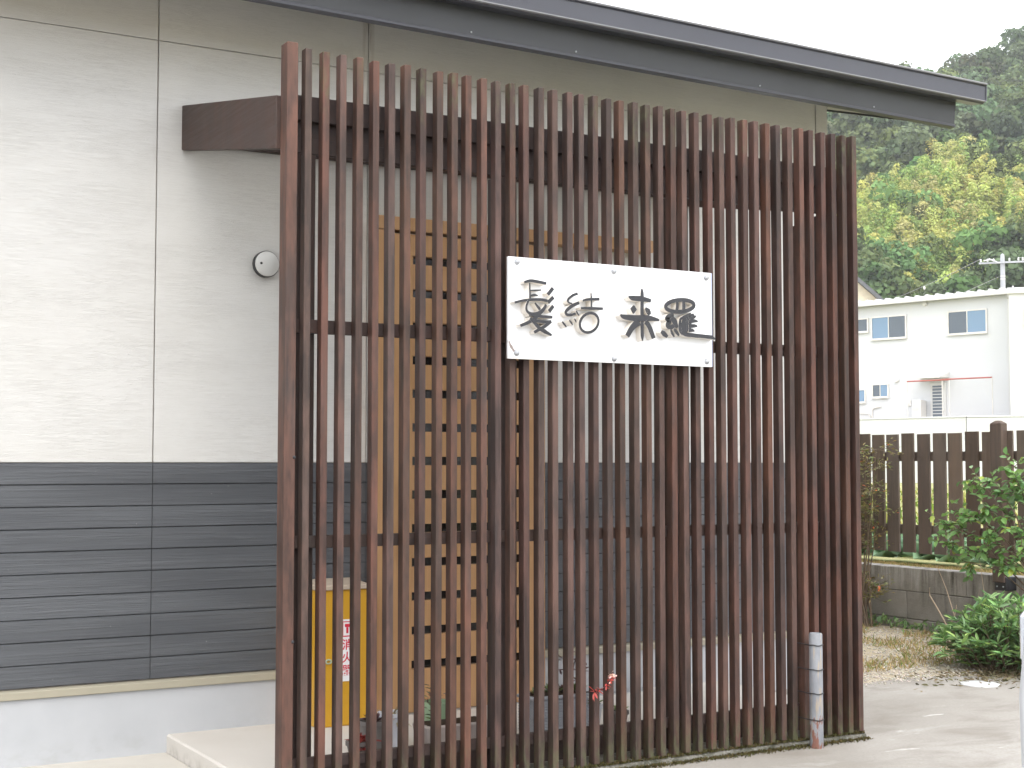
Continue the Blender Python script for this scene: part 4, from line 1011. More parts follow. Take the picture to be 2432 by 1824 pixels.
# 2. tall open shrub with oval leaves in front of the fence
b2 = shrub_object('oval_leaf_shrub', (7.72, 1.30, 0), 'open shrub with oval bright green leaves in front of the fence')
def camellia():
    O = []; D = []; Ln = []; T = []
    wood = MB()
    root = Vector((7.74, 1.30, 0))
    tips = [(7.66, 2.36, .93), (7.60, 2.27, .74), (7.72, 2.13, .60), (7.62, 2.10, .84), (7.68, 2.15, 1.03), (7.70, 1.98, 1.24), (7.62, 1.90, 1.10),
            (7.78, 1.76, 1.36), (7.62, 1.75, 1.22), (7.70, 1.93, .64), (7.60, 1.80, .78), (7.72, 1.68, 1.02), (7.58, 1.95, .95), (7.66, 1.62, 1.30),
            (7.62, 1.55, .85), (7.78, 1.58, 1.15), (7.60, 1.68, .62), (7.7, 1.4, 1.35), (7.6, 1.3, 1.1), (7.8, 1.2, 1.4), (7.6, 1.1, .9), (7.7, .95, 1.15), (7.75, 1.45, .95)]
    for tp in tips:
        tip = Vector(tp)
        j = root + Vector((random.uniform(-.03, .03), random.uniform(.05, .18), random.uniform(.32, .5)))
        m = j.lerp(tip, .5) + Vector((0, -.02, .07))
        wood.tube([root, j, m, tip], [.010, .007, .0045, .002], 6, False)
        subs = [(j, m, tip)]
        for s_ in range(3):
            t = random.uniform(.45, .9); st = m.lerp(tip, t)
            e = st + Vector((random.uniform(-.12, .08), random.uniform(-.10, .13), random.uniform(-.12, .10)))
            wood.tube([st, e], [.003, .0014], 5, False); subs.append((st, st.lerp(e, .5), e))
        for a, b, c in subs:
            n = 14 if a == j else 9
            for k in range(n):
                t = (.55 if a == j else .15) + (1 - (.55 if a == j else .15)) * (k + random.random()) / n
                p = a.lerp(b, t * 2) if t < .5 else b.lerp(c, t * 2 - 1)
                an = k * 2.4 + random.random()
                O.append(p); D.append(Vector((math.cos(an) * .8, math.sin(an), random.uniform(-.9, .45))) + (c - b).normalized() * .5)
                Ln.append(random.uniform(.042, .070))
                v = random.uniform(.7, 1.4)
                if random.random() < .05: T.append((v * 1.9, v * 1.35, v * .6))
                else: T.append((v * random.uniform(1.0, 1.35), v * 1.2, v * random.uniform(.9, 1.4)))
    n = len(O)
    nr = np.tile([[-.35, -.15, .8]], (n, 1)) + rng.normal(0, .4, (n, 3))
    me = leaves_mesh('foliage', rel(b2, O), np.array(D), nr, np.array(Ln), np.array(Ln) * .56, np.array(T), M['leaf_camellia'], .16, .14)
    link_mesh('foliage', me, b2)
    wood.build('branches', M['bark'], b2)
camellia()
# 3. nandina at the left, with reddish tips
b3 = shrub_object('fine_leaf_shrub', (7.98, 3.30, 0), 'thin fine leaved shrub with orange red tips beside the lattice')
def nandina():
    O = []; D = []; Ln = []; T = []
    wood = MB()
    for i in range(15):
        bx, by = random.uniform(7.9, 8.08), random.uniform(3.12, 3.62)
        h = random.choice([.35, .45, .55, .75, .9, 1.0, 1.25, 1.38])
        top = Vector((bx + random.uniform(-.10, .06), by + random.uniform(-.12, .12), h))
        root = Vector((8.0 + random.uniform(-.06, .06), 3.36 + random.uniform(-.12, .12), 0))
        wood.tube([root, root.lerp(top, .5) + Vector((.02, .02, 0)), top], [.007, .005, .003], 5, False)
        for lv in range(4):
            c = root.lerp(top, 1 - lv * .11)
            for f in range(4):
                an = random.uniform(0, 6.28)
                e = c + Vector((math.cos(an) * .13, math.sin(an) * .16, random.uniform(-.05, .08)))
                wood.tube([c, e], [.0022, .0012], 4, False)
                for k in range(9):
                    p = c.lerp(e, .3 + .7 * k / 8)
                    O.append(p + Vector((random.uniform(-.03, .03), random.uniform(-.03, .03), random.uniform(-.02, .02))))
                    D.append(Vector((random.uniform(-1, 1), random.uniform(-1, 1), random.uniform(-.5, .5))) + (e - c) * 5)
                    Ln.append(random.uniform(.025, .045))
                    v = random.uniform(.7, 1.4)
                    T.append((v * 4.2, v * .9, v * .7) if random.random() < .03 else (v * random.uniform(.8, 1.5), v, v * .9))
    n = len(O)
    me = leaves_mesh('foliage', rel(b3, O), np.array(D), np.tile([[0, 0, 1.0]], (n, 1)) + rng.normal(0, .5, (n, 3)), np.array(Ln), np.array(Ln) * .36, np.array(T), M['leaf_nandina'], .15, .1)
    link_mesh('foliage', me, b3)
    wood.build('stems', M['bark'], b3)
nandina()
# 4. bare bleached twigs above the bush
b4 = shrub_object('bare_twig', (7.60, 2.05, 0), 'bare bleached twigs standing up behind the bush', 'twig')
mb = MB()
mb.tube([(7.60, 1.96, 0), (7.60, 2.11, .12), (7.60, 2.20, .24), (7.60, 2.285, .345), (7.60, 2.285, .40)], [.006, .0055, .005, .0045, .003], 6)
mb.tube([(7.60, 2.12, .13), (7.60, 2.06, .22), (7.60, 2.04, .30)], [.004, .003, .002], 5)
mb.tube([(7.60, 2.06, .22), (7.62, 2.15, .40), (7.62, 2.235, .56)], [.0035, .003, .002], 5)
mb.tube([(7.60, 1.80, 0), (7.62, 1.80, .3), (7.60, 1.83, .62)], [.004, .003, .0015], 5)
mb.tube([(7.62, 1.90, .0), (7.62, 1.92, .2), (7.63, 1.86, .42)], [.003, .0025, .0012], 5)
mb.build('twigs', M['twig'], b4)
# weeds at the wall foot
def weeds():
    n = 260; y = rng.uniform(2.2, 4.4, n); x = rng.uniform(8.02, 8.17, n)
    c = np.floor(y * 5) / 5; y = c + rng.normal(.08, .04, n)
    org = np.stack([x, y, rng.uniform(0, .06, n)], 1); d = rdir(n); d[:, 2] = np.abs(d[:, 2]) + .2
    me = leaves_mesh('wall_weeds', org, d, rdir(n), rng.uniform(.03, .07, n), rng.uniform(.01, .03, n), tints(n, .6, 1.3, .15), M['leaf_bush'])
    setp(link_mesh('wall_weeds', me), 'small green weeds growing along the foot of the block wall', 'weeds', kind='stuff')
weeds()
# cabbages in rows behind the fence
def cabbage_mesh():
    O = []; D = []; Ln = []; W = []; T = []
    for k in range(30):
        a = k * 2.399; e = k / 30.0
        O.append((math.cos(a) * .02, math.sin(a) * .02, .03 + .05 * e)); D.append((math.cos(a) * (1.1 - .9 * e), math.sin(a) * (1.1 - .9 * e), .25 + 1.1 * e))
        Ln.append(.22 - .10 * e); W.append(.17 - .05 * e); v = random.uniform(.75, 1.35); T.append((v, v, v * random.uniform(.9, 1.15)))
    n = len(O)
    return leaves_mesh('head', np.array(O), np.array(D), np.tile([[0, 0, 1.0]], (n, 1)) + rng.normal(0, .2, (n, 3)), np.array(Ln), np.array(W), np.array(T), M['leaf_cabbage'], .28, .18)
cms = [cabbage_mesh() for _ in range(3)]
rowname = ['nearest', 'second', 'third', 'fourth']
for r, xr in enumerate((8.74, 9.30, 9.95)):
    for k in range(9):
        y = 2.75 + k * .33 + random.uniform(-.05, .05) + r * .22
        o = link_mesh('cabbage', cms[(r + k) % 3], None, (xr + random.uniform(-.05, .05), y, .452), (0, 0, random.uniform(0, 6.28)), (random.uniform(.85, 1.15),) * 3)
        setp(o, 'blue green cabbage in the %s row behind the picket fence' % rowname[r], 'cabbage', 'cabbages in the %s row' % rowname[r])

# ================================================================== WHITE CAR AT THE RIGHT EDGE
M['car_paint'] = plain('white_car_paint', (.80, .82, .84), .18, .5, var=.02)
M['car_glass'] = glass('car_glass', (.02, .025, .028), .03)
M['tyre'] = plain('tyre_rubber', (.02, .02, .02), .8, .3)
M['rim'] = plain('wheel_alloy', (.55, .56, .57), .35, .5, .8)
M['lamp'] = glass('clear_lamp_lens', (.55, .57, .60), .08)
M['plastic'] = plain('black_trim', (.025, .025, .03), .5, .4)
CX0, CX1, CYF = 3.225, 4.685, -2.135           # left side, right side, nose
car = empty('parked_car', ((CX0 + CX1) / 2, CYF - 1.7, 0), label='white parked car whose front corner just enters the right edge', cat='car')
def car_body():
    prof = [(0.00, .30), (-.015, .42), (-.01, .62), (-.030, .78), (-.06, .92), (-.14, 1.00), (-.62, 1.10), (-1.10, 1.62), (-1.35, 1.70), (-3.05, 1.68), (-3.28, 1.50), (-3.36, 1.00), (-3.38, .45), (-3.30, .26)]
    prof = prof + [(-2.95, .24), (-.35, .24)]
    wide = (CX1 - CX0)
    secs = []
    for f, inset in ((0.0, .12), (.025, .05), (.07, .012), (.13, 0.0), (.87, 0.0), (.93, .012), (.975, .05), (1.0, .12)):
        ring = []
        for dy, z in prof:
            # round the corners in plan and lean the upper body inwards
            cy = -1.69; s = 1 - inset / 1.7
            tum = max(0.0, z - .95) * .16
            x = CX0 + wide * f
            mid = (CX0 + CX1) / 2
            x = mid + (x - mid) * (1 - tum / (wide * .5))
            ring.append((x, CYF + cy + (dy - cy) * s, z if .3 < z < 1.6 else (z + (.03 if z < .3 else -.03) * (inset > .04))))
        secs.append(ring)
    n = len(prof)
    mb = MB(); vs = [p for r in secs for p in r]
    fs = [(i * n + k, i * n + (k + 1) % n, (i + 1) * n + (k + 1) % n, (i + 1) * n + k) for i in range(len(secs) - 1) for k in range(n)]
    fs += [tuple(range(n)), tuple(range((len(secs) - 1) * n, len(secs) * n))]
    mb.add(vs, fs)
    return mb.build('body', M['car_paint'], car, smooth=True)
body = car_body()
mxc = (CX0 + CX1) / 2
def tx(f, z): return mxc + (f * (CX1 - CX0) * .5) * (1 - max(0, z - .95) * .16 / ((CX1 - CX0) * .5))
mb = MB(); mb.hexa([(tx(-.84, 1.14), CYF - .645, 1.135), (tx(.84, 1.14), CYF - .645, 1.135), (tx(.84, 1.14), CYF - .665, 1.125), (tx(-.84, 1.14), CYF - .665, 1.125)],
                   [(tx(-.80, 1.6), CYF - 1.045, 1.575), (tx(.80, 1.6), CYF - 1.045, 1.575), (tx(.80, 1.6), CYF - 1.065, 1.565), (tx(-.80, 1.6), CYF - 1.065, 1.565)])
mb.build('windscreen', M['car_glass'], car)
for sgn in (-1, 1):
    for y0, y1 in ((CYF - 1.15, CYF - 2.02), (CYF - 2.10, CYF - 2.95)):
        xa, xb = tx(sgn * 1.004, 1.06), tx(sgn * 1.004, 1.55)
        yy = y0 - (.0)
        mb = MB(); e = .004 * sgn
        mb.add([(xa + e, yy + (.22 if y0 > CYF - 1.5 else 0), 1.08), (xa + e, y1, 1.08), (xb + e, y1, 1.55), (xb + e, yy - (.10 if y0 > CYF - 1.5 else 0), 1.55),
                (xa - e, yy + (.22 if y0 > CYF - 1.5 else 0), 1.08), (xa - e, y1, 1.08), (xb - e, y1, 1.55), (xb - e, yy - (.10 if y0 > CYF - 1.5 else 0), 1.55)],
               [(0, 1, 2, 3), (7, 6, 5, 4), (0, 4, 5, 1), (1, 5, 6, 2), (2, 6, 7, 3), (3, 7, 4, 0)])
        mb.build('side_window', M['car_glass'], car)
    xh = mxc + sgn * .52
    mb = MB(); mb.box(xh - .13, xh + .13, CYF - .10, CYF - .012, .70, .86); mb.build('headlight', M['lamp'], car, bevel=.02)
    xm = tx(sgn * 1.0, 1.1) + sgn * .09
    mb = MB(); mb.box(xm - .07, xm + .07, CYF - 1.10, CYF - 1.02, 1.06, 1.20); mb.build('mirror', M['car_paint'], car, bevel=.02)
    for dy in (-.62, -2.85):
        xw = mxc + sgn * ((CX1 - CX0) / 2 - .085)
        mb = MB(); mb.lathe([(.20, -.075), (.265, -.07), (.275, -.05), (.275, .05), (.265, .07), (.20, .075)], (xw, CYF + dy, .275), 'x', 28); wl = mb.build('wheel', M['tyre'], car, smooth=True)
        mb = MB(); mb.lathe([(.05, sgn * .088), (.19, sgn * .080), (.20, sgn * .070)], (xw, CYF + dy, .275), 'x', 20); mb.build('rim', M['rim'], wl, smooth=True)
        mb = MB(); mb.lathe([(.31, sgn * .0865), (.31, sgn * .080)], (xw, CYF + dy, .285), 'x', 28); mb.build('wheel_arch', M['plastic'], car)
mb = MB(); mb.box(mxc - .5, mxc + .5, CYF - .06, CYF + .002, .36, .48); mb.build('grille', M['plastic'], car, bevel=.015)
# bumper seam: a thin dark line running round the nose and back along the flank
pts = [(mxc - .60, CYF - .012, .60), (CX0 + .10, CYF - .055, .592), (CX0 + .035, CYF - .10, .585), (CX0 + .006, CYF - .17, .575), (CX0 - .001, CYF - .26, .55), (CX0 - .002, CYF - .34, .50)]
mb = MB(); mb.tube(pts, .004, 5); mb.build('bumper_seam', M['plastic'], car)

# ================================================================== BUILDINGS BEYOND THE FIELD
M['wall_white'] = plain('white_metal_cladding', (.56, .57, .585), .5, .4, var=.03, scale=.4)
M['wall_white_b'] = plain('off_white_cladding', (.56, .56, .555), .5, .4, var=.02, scale=.4)
M['ret_wall'] = plain('white_painted_concrete', (.58, .585, .58), .7, .3, var=.06, scale=.6)
M['alu'] = plain('pale_aluminium', (.62, .60, .57), .5, .5, .2)
def window_glass(name, c):
    s = Mat(name, c, .06, .7)
    return s.m
M['pane_blue'] = window_glass('sky_reflection_pane', (.13, .22, .33))  # pale blue of reflected sky put into the pane colour
M['pane_dark'] = window_glass('slate_pane', (.065, .085, .11))
M['red_steel'] = simple('red_painted_steel', (.36, .10, .08), .5)
M['grey_unit'] = simple('grey_utility_box', (.66, .65, .64), .6)
AX, AY = 47.0, 35.448
ang1 = math.atan2(-.965, .264)
wb = empty('white_building', (AX, AY, 2.6), ang1, label='two storey white building with sliding windows beyond the retaining wall', cat='building')
def lb(parent, name, x0, x1, y0, y1, z0, z1, mat, bevel=0.0, zoff=2.6):
    mb = MB(); mb.box(x0, x1, y0, y1, z0 - zoff, z1 - zoff)
    return mb.build(name, mat, parent, bevel=bevel, local=True)
lb(wb, 'wall', -16, .14, 0, 11, 2.5, 8.22, M['wall_white'])
# roof: gutter and ribbed sheet
rf = lb(wb, 'roof', -16.2, .22, -.25, 11.2, 8.36, 8.43, M['wall_white_b'])
lb(rf, 'gutter', -16.2, .24, -.36, -.24, 8.20, 8.40, M['wall_white_b'], .02, 2.6)
for k in range(34):
    x = -16.1 + k * .48
    mb = MB(); mb.prism([(x, 8.431 - 2.6), (x + .16, 8.431 - 2.6), (x + .11, 8.50 - 2.6), (x + .05, 8.50 - 2.6)], lambda a, b, d: (a, d, b), -.26, 11.1)
    mb.build('roof_rib', M['wall_white_b'], rf, local=True)
def window(parent, x0, x1, z0, z1, panes, y=0.0, zoff=2.6):
    t = .055
    mb = MB()
    for a in ((x0 - t, x1 + t, z1, z1 + t), (x0 - t, x1 + t, z0 - t, z0), (x0 - t, x0, z0, z1), (x1, x1 + t, z0, z1)):
        mb.box(a[0], a[1], y - .06, y - .002, a[2] - zoff, a[3] - zoff)
    w = mb.build('window', M['alu'], parent, local=True)
    n = len(panes); wd = (x1 - x0) / n
    for i, pm in enumerate(panes):
        mb = MB(); mb.box(x0 + i * wd + (.02 if i else 0), x0 + (i + 1) * wd - (.02 if i < n - 1 else 0), y - .03 - .012 * (i % 2), y - .003, z0 - zoff, z1 - zoff)
        mb.build('pane', M[pm], w, local=True)
    for i in range(1, n):
        mb = MB(); mb.box(x0 + i * wd - .02, x0 + i * wd + .02, y - .055, y - .003, z0 - zoff, z1 - zoff); mb.build('mullion', M['alu'], w, local=True)
    mb = MB(); mb.box(x0 - t - .03, x1 + t + .03, y - .10, y - .061, z0 - t - .04 - zoff, z0 - .01 - zoff); mb.build('sill', M['alu'], w, local=True)
    return w
window(wb, -6.29, -4.67, 6.77, 7.68, ('pane_blue', 'pane_dark'))
window(wb, -2.62, -.95, 6.76, 7.66, ('pane_dark', 'pane_blue'))
window(wb, -8.1, -6.54, 7.14, 7.66, ('pane_blue', 'pane_blue', 'pane_dark'))
window(wb, -6.29, -5.58, 4.20, 4.70, ('pane_dark', 'pane_blue'))
window(wb, -8.1, -6.72, 4.00, 4.50, ('pane_blue', 'pane_blue'))
window(wb, -11.5, -9.9, 6.77, 7.68, ('pane_dark', 'pane_blue'))
dr = lb(wb, 'door', -3.52, -2.80, -.05, -.002, 2.62, 4.70, M['wall_white_b'], .01)
lb(dr, 'door_glass', -3.42, -2.95, -.056, -.051, 2.72, 4.57, M['pane_dark'])
for k in range(13):
    z = 2.80 + k * .138
    lb(dr, 'door_louvre', -3.425, -2.945, -.075, -.057, z, z + .030, M['wall_white_b'])
lb(dr, 'door_knob', -2.90, -2.84, -.10, -.051, 3.50, 3.54, M['alu'])
mb = MB(); mb.hexa([(-3.99, -.85, 2.26), (-2.66, -.85, 2.26), (-2.66, -.01, 2.30), (-3.99, -.01, 2.30)], [(-3.94, -.85, 2.32), (-2.66, -.85, 2.32), (-2.66, -.01, 2.52), (-3.62, -.01, 2.52)])
mb.build('door_awning', M['grey_unit'], wb, local=True)
for x, z in ((-3.71, 8.12), (-5.12, 4.88)):
    mb = MB(); mb.lathe([(.10, -.002), (.11, -.07), (.08, -.12), (.01, -.13)], (x, 0, z - 2.6), 'y', 14); mb.build('wall_vent', M['grey_unit'], wb, local=True, smooth=True)
lb(wb, 'downpipe', .02, .11, -.14, -.05, 2.5, 8.2, M['wall_white_b'], .01)
lb(wb, 'wall_panel_joint', -4.42, -4.405, -.004, -.001, 2.6, 8.2, M['alu'])
lb(wb, 'meter_plate', -4.60, -4.45, -.05, -.001, 3.74, 3.98, M['alu'])
mb = MB(); mb.tube([(-6.35, -.05, .2), (-6.35, -.05, .95), (-6.28, -.05, 1.08), (-5.9, -.05, 1.15)], .03, 6); mb.tube([(-6.45, -.05, .2), (-6.45, -.05, .75), (-6.55, -.05, .84), (-7.0, -.05, .88)], .025, 6)
mb.build('service_pipe', M['alu'], wb, local=True)
def world_of(e, p): return Matrix.Translation(e.location) @ Matrix.Rotation(e.rotation_euler[2], 4, 'Z') @ Vector(p)
# heater cabinet and red pipe frames in front of the white building
def placed(name, par, p, label, cat, group=None):
    w = world_of(par, p); return empty(name, w, par.rotation_euler[2], label=label, cat=cat, group=group)
h = placed('heater_cabinet', wb, (-3.9, -.35, 0), 'pale grey utility cabinet beside the louvred door of the white building', 'cabinet')
mb = MB(); mb.box(-.21, .21, -.25, .25, 0, 1.36); mb.build('cabinet_body', M['grey_unit'], h, local=True, bevel=.02)
mb = MB(); mb.box(-.17, .17, -.262, -.251, .9, 1.2); mb.build('cabinet_door', M['alu'], h, local=True)
for nm, x0, x1, z, lab in (('pipe_frame', -4.08, -2.14, 4.74, 'red topped pipe frame in front of the louvred door'), ('pipe_frame', -2.46, -.25, 4.76, 'longer red topped pipe frame right of the louvred door')):
    f = placed('pipe_frame', wb, (x0, -1.0, 0), lab, 'pipe frame', 'red pipe frames by the white building')
    L = x1 - x0
    mb = MB(); mb.tube([(0, 0, z - 2.6), (L, 0, z - 2.6)], .035, 6); mb.build('red_beam', M['red_steel'], f, local=True)
    for x in (0.0, L):
        mb = MB(); mb.tube([(x, 0, 0), (x, 0, z - 2.6)], .022, 6); mb.build('pole', M['alu'], f, local=True)
# second white building at the right
ang2 = math.atan2(-.7585, .6517)
w2 = empty('white_annex', (45.55, 34.15, 2.6), ang2, label='plain white flat roofed building cut off by the right edge', cat='building')
lb(w2, 'wall', 0, 14, 0, 9, 2.5, 8.02, M['wall_white_b'])
lb(w2, 'roof', -.06, 14.1, -.08, 9.1, 8.02, 8.27, M['wall_white_b'], .02)
window(w2, .62, 2.4, 6.85, 7.40, ('pane_dark', 'pane_blue'))
window(w2, .62, 2.4, 4.00, 4.80, ('pane_dark', 'pane_blue'))
# retaining wall in front of both
rw = empty('retaining_wall', (43.5, 34.0, .45), label='long white painted retaining wall below the white buildings', cat='wall')
def wall_seg(p0, p1, z1, t=.25):
    a = Vector((p0[0], p0[1])); b = Vector((p1[0], p1[1])); d = (b - a).normalized(); n = Vector((-d.y, d.x)) * t
    mb = MB(); q = [a, b, b + n, a + n]
    mb.hexa([(p.x, p.y, .40) for p in q], [(p.x, p.y, z1) for p in q])
    mb.build('wall_section', M['ret_wall'], rw, bevel=.02)
    mb = MB(); o = Vector((-d.y, d.x)) * -.03
    q = [a + o, b + o, b + n - o, a + n - o]
    mb.hexa([(p.x, p.y, z1 + .001) for p in q], [(p.x, p.y, z1 + .06) for p in q]); mb.build('wall_coping', M['ret_wall'], rw, bevel=.01)
dx, dy = -.264, .965
bx, by = AX - 3 * .965, AY - 3 * .264
def sp(s): return (bx + dx * s, by + dy * s)
wall_seg(sp(.30), sp(6.9), 3.07)
wall_seg(sp(6.903), sp(18), 3.07)
m0 = sp(.367)
wall_seg((m0[0] + .6517 * 16, m0[1] - .7585 * 16), m0, 3.07)
mb = MB(); mb.add([(m0[0], m0[1], 2.6), (m0[0] + 12, m0[1] - 14, 2.6), (120, 10, 2.6), (120, 140, 2.6), (20, 140, 2.6), sp(18) + (2.6,)], [(0, 1, 2, 3, 4, 5)])
setp(mb.build('terrace', M['ground']), kind='structure')
# gabled house behind at the left
M['cream_wall'] = plain('cream_stucco', (.66, .60, .46), .8, .3)
M['tile_roof'] = plain('dark_tile_roof', (.10, .105, .115), .6, .4)
gh = empty('gabled_house', (64.475, 64.784, 2.6), R(-43), label='cream gabled house with dark roof partly hidden behind the lattice', cat='house')
mb = MB(); mb.prism([(-4.5, 0), (4.5, 0), (4.5, 7.75), (0, 11.95), (-4.5, 7.75)], lambda a, b, d: (a, d, b), 0, 10); mb.build('wall', M['cream_wall'], gh, local=True)
for sg in (-1, 1):
    mb = MB(); mb.prism([(0, 11.97), (0, 12.27), (sg * 5.1, 7.51), (sg * 5.1, 7.21)], lambda a, b, d: (a, d, b), -.6, 10.6); mb.build('roof_slope', M['tile_roof'], gh, local=True)
window(gh, -3.0, -1.4, 7.0, 8.2, ('pane_dark', 'pane_blue'), 0.0, 2.6)

# utility pole and wires
M['pole'] = plain('pale_concrete_pole', (.40, .41, .43), .8, .3, var=.05)
M['wire'] = simple('grey_cable', (.42, .43, .44), .5)
M['insulator'] = simple('white_porcelain', (.62, .62, .60), .3)
ux, uy = 60.5, 47.35
up = empty('utility_pole', (ux, uy, 2.6), math.atan2(-.757, .654), label='pale concrete utility pole with crossarm standing behind the white building', cat='utility pole')
mb = MB(); mb.lathe([(.20, 0), (.115, 9.6), (.10, 9.78), (.02, 9.85)], (0, 0, 0), 'z', 14); mb.build('pole_shaft', M['pole'], up, local=True, smooth=True)
for z, x0, x1 in ((9.30, -1.2, 1.1), (7.8, -.1, .55)):
    mb = MB(); mb.box(x0, x1, -.22, -.13, z, z + .09); mb.build('crossarm', M['pole'], up, local=True)
for x, z in ((-1.1, 9.40), (-.75, 9.40), (-.45, 9.40), (.35, 9.40), (.8, 9.40), (1.02, 9.40), (.5, 7.9)):
    mb = MB(); mb.lathe([(.03, 0), (.06, .05), (.035, .09), (.055, .14), (.01, .18)], (x, -.17, z), 'z', 8); mb.build('insulator', M['insulator'], up, local=True, smooth=True)
mb = MB(); mb.tube([(-.3, -.2, 9.38), (-.6, -.35, 9.50), (-.95, -.3, 9.46)], .035, 6); mb.tube([(-.15, -.2, 9.32), (-.7, -.2, 9.58)], .03, 6); mb.build('cutout', M['insulator'], up, local=True)
mb = MB(); mb.box(-.28, -.13, -.12, .12, 6.9, 7.75); mb.build('junction_box', M['pole'], up, local=True)
for z in (8.6, 8.45):
    mb = MB(); mb.lathe([(.135, 0), (.135, .06)], (0, 0, z), 'z', 14); mb.build('band', M['alu'], up, local=True)
def wire(a, b, sag, r, label):
    a, b = Vector(a), Vector(b)
    pts = [a.lerp(b, t) - Vector((0, 0, sag * 4 * t * (1 - t))) for t in [k / 12 for k in range(13)]]
    mb = MB(); mb.tube(pts, r, 5); o = mb.build('cable', M['wire']); setp(o, label, 'cable', 'cables from the utility pole'); return o
tl = (75.5, 97.0)
pa = world_of(up, (-1.1, -.17, 9.58)); pb = world_of(up, (.8, -.17, 9.58)); pc_ = world_of(up, (-.2, 0, 8.6)); pd = world_of(up, (-.2, 0, 7.6))
wire(pa, (tl[0], tl[1], 14.0), 2.2, .011, 'topmost thin cable running left from the utility pole crossarm')
wire(pc_, (tl[0], tl[1], 13.0), 2.2, .012, 'second cable running left below the crossarm of the utility pole')
wire(pd, (tl[0] - 12, tl[1] - 10, 8.6), 1.0, .014, 'low cable dropping left from the utility pole towards the roof')
wire(pb, (ux + 40, uy - 26, 13.5), 1.5, .011, 'cable running right from the utility pole crossarm')
for t in (.12, .22, .36, .5):
    for src, e in ((pa, Vector((tl[0], tl[1], 14.0))), (pc_, Vector((tl[0], tl[1], 13.0)))):
        p = Vector(src).lerp(e, t + (.05 if src is pc_ else 0)); tt = t + (.05 if src is pc_ else 0); p.z -= 2.2 * 4 * tt * (1 - tt)
        mb = MB(); mb.lathe([(.01, -.22), (.06, -.18), (.07, -.05), (.02, 0)], (p.x, p.y, p.z), 'z', 8); o = mb.build('cable_spacer', M['insulator'])
        setp(o, 'small pale spacer hanging on a cable left of the utility pole', 'cable spacer', 'spacers on the cables')

# ================================================================== WOODED HILL
CAMX, CAMY = 0.0, -4.987
HS = .42
def crest(th):                      # th: degrees right of the view axis
    e = np.interp(th, [-20, 5, 13.0, 16.2, 16.9, 18.0, 19.8, 22, 30, 45], [.249, .268, .276, .274, .281, .286, .296, .304, .31, .27])
    e = e - .019
    return (HS * 100 - 4.5) / (HS - e)
def hill_z(d, th):
    dc = crest(th)
    und = 2.2 * np.sin(d * .045 + th * .35) + 1.6 * np.sin(d * .09 - th * .8)
    z = HS * (np.minimum(d, dc) - 100) - .12 * np.maximum(d - dc, 0)
    return np.maximum(z + und * np.clip((d - 105) / 40, 0, 1), .0) + .46
def hill_xy(d, th):
    a = np.radians(60.006 - th); return CAMX + d * np.cos(a), CAMY + d * np.sin(a)
ds = np.linspace(96, 420, 70); ths = np.linspace(-22, 48, 80)
DD, TT = np.meshgrid(ds, ths, indexing='ij')
HX, HY = hill_xy(DD, TT); HZ = hill_z(DD, TT)
V = np.stack([HX, HY, HZ], -1).reshape(-1, 3)
nj = len(ths)
fs = [(i * nj + j, i * nj + j + 1, (i + 1) * nj + j + 1, (i + 1) * nj + j) for i in range(len(ds) - 1) for j in range(nj - 1)]
M['hill'] = plain('dark_green_forest_floor', (.045, .055, .025), .95, .1, var=.4, scale=.3)  # dark green ground between the trees
mb = MB(); mb.add([tuple(p) for p in V], fs); setp(mb.build('hill', M['hill'], smooth=True), kind='structure')

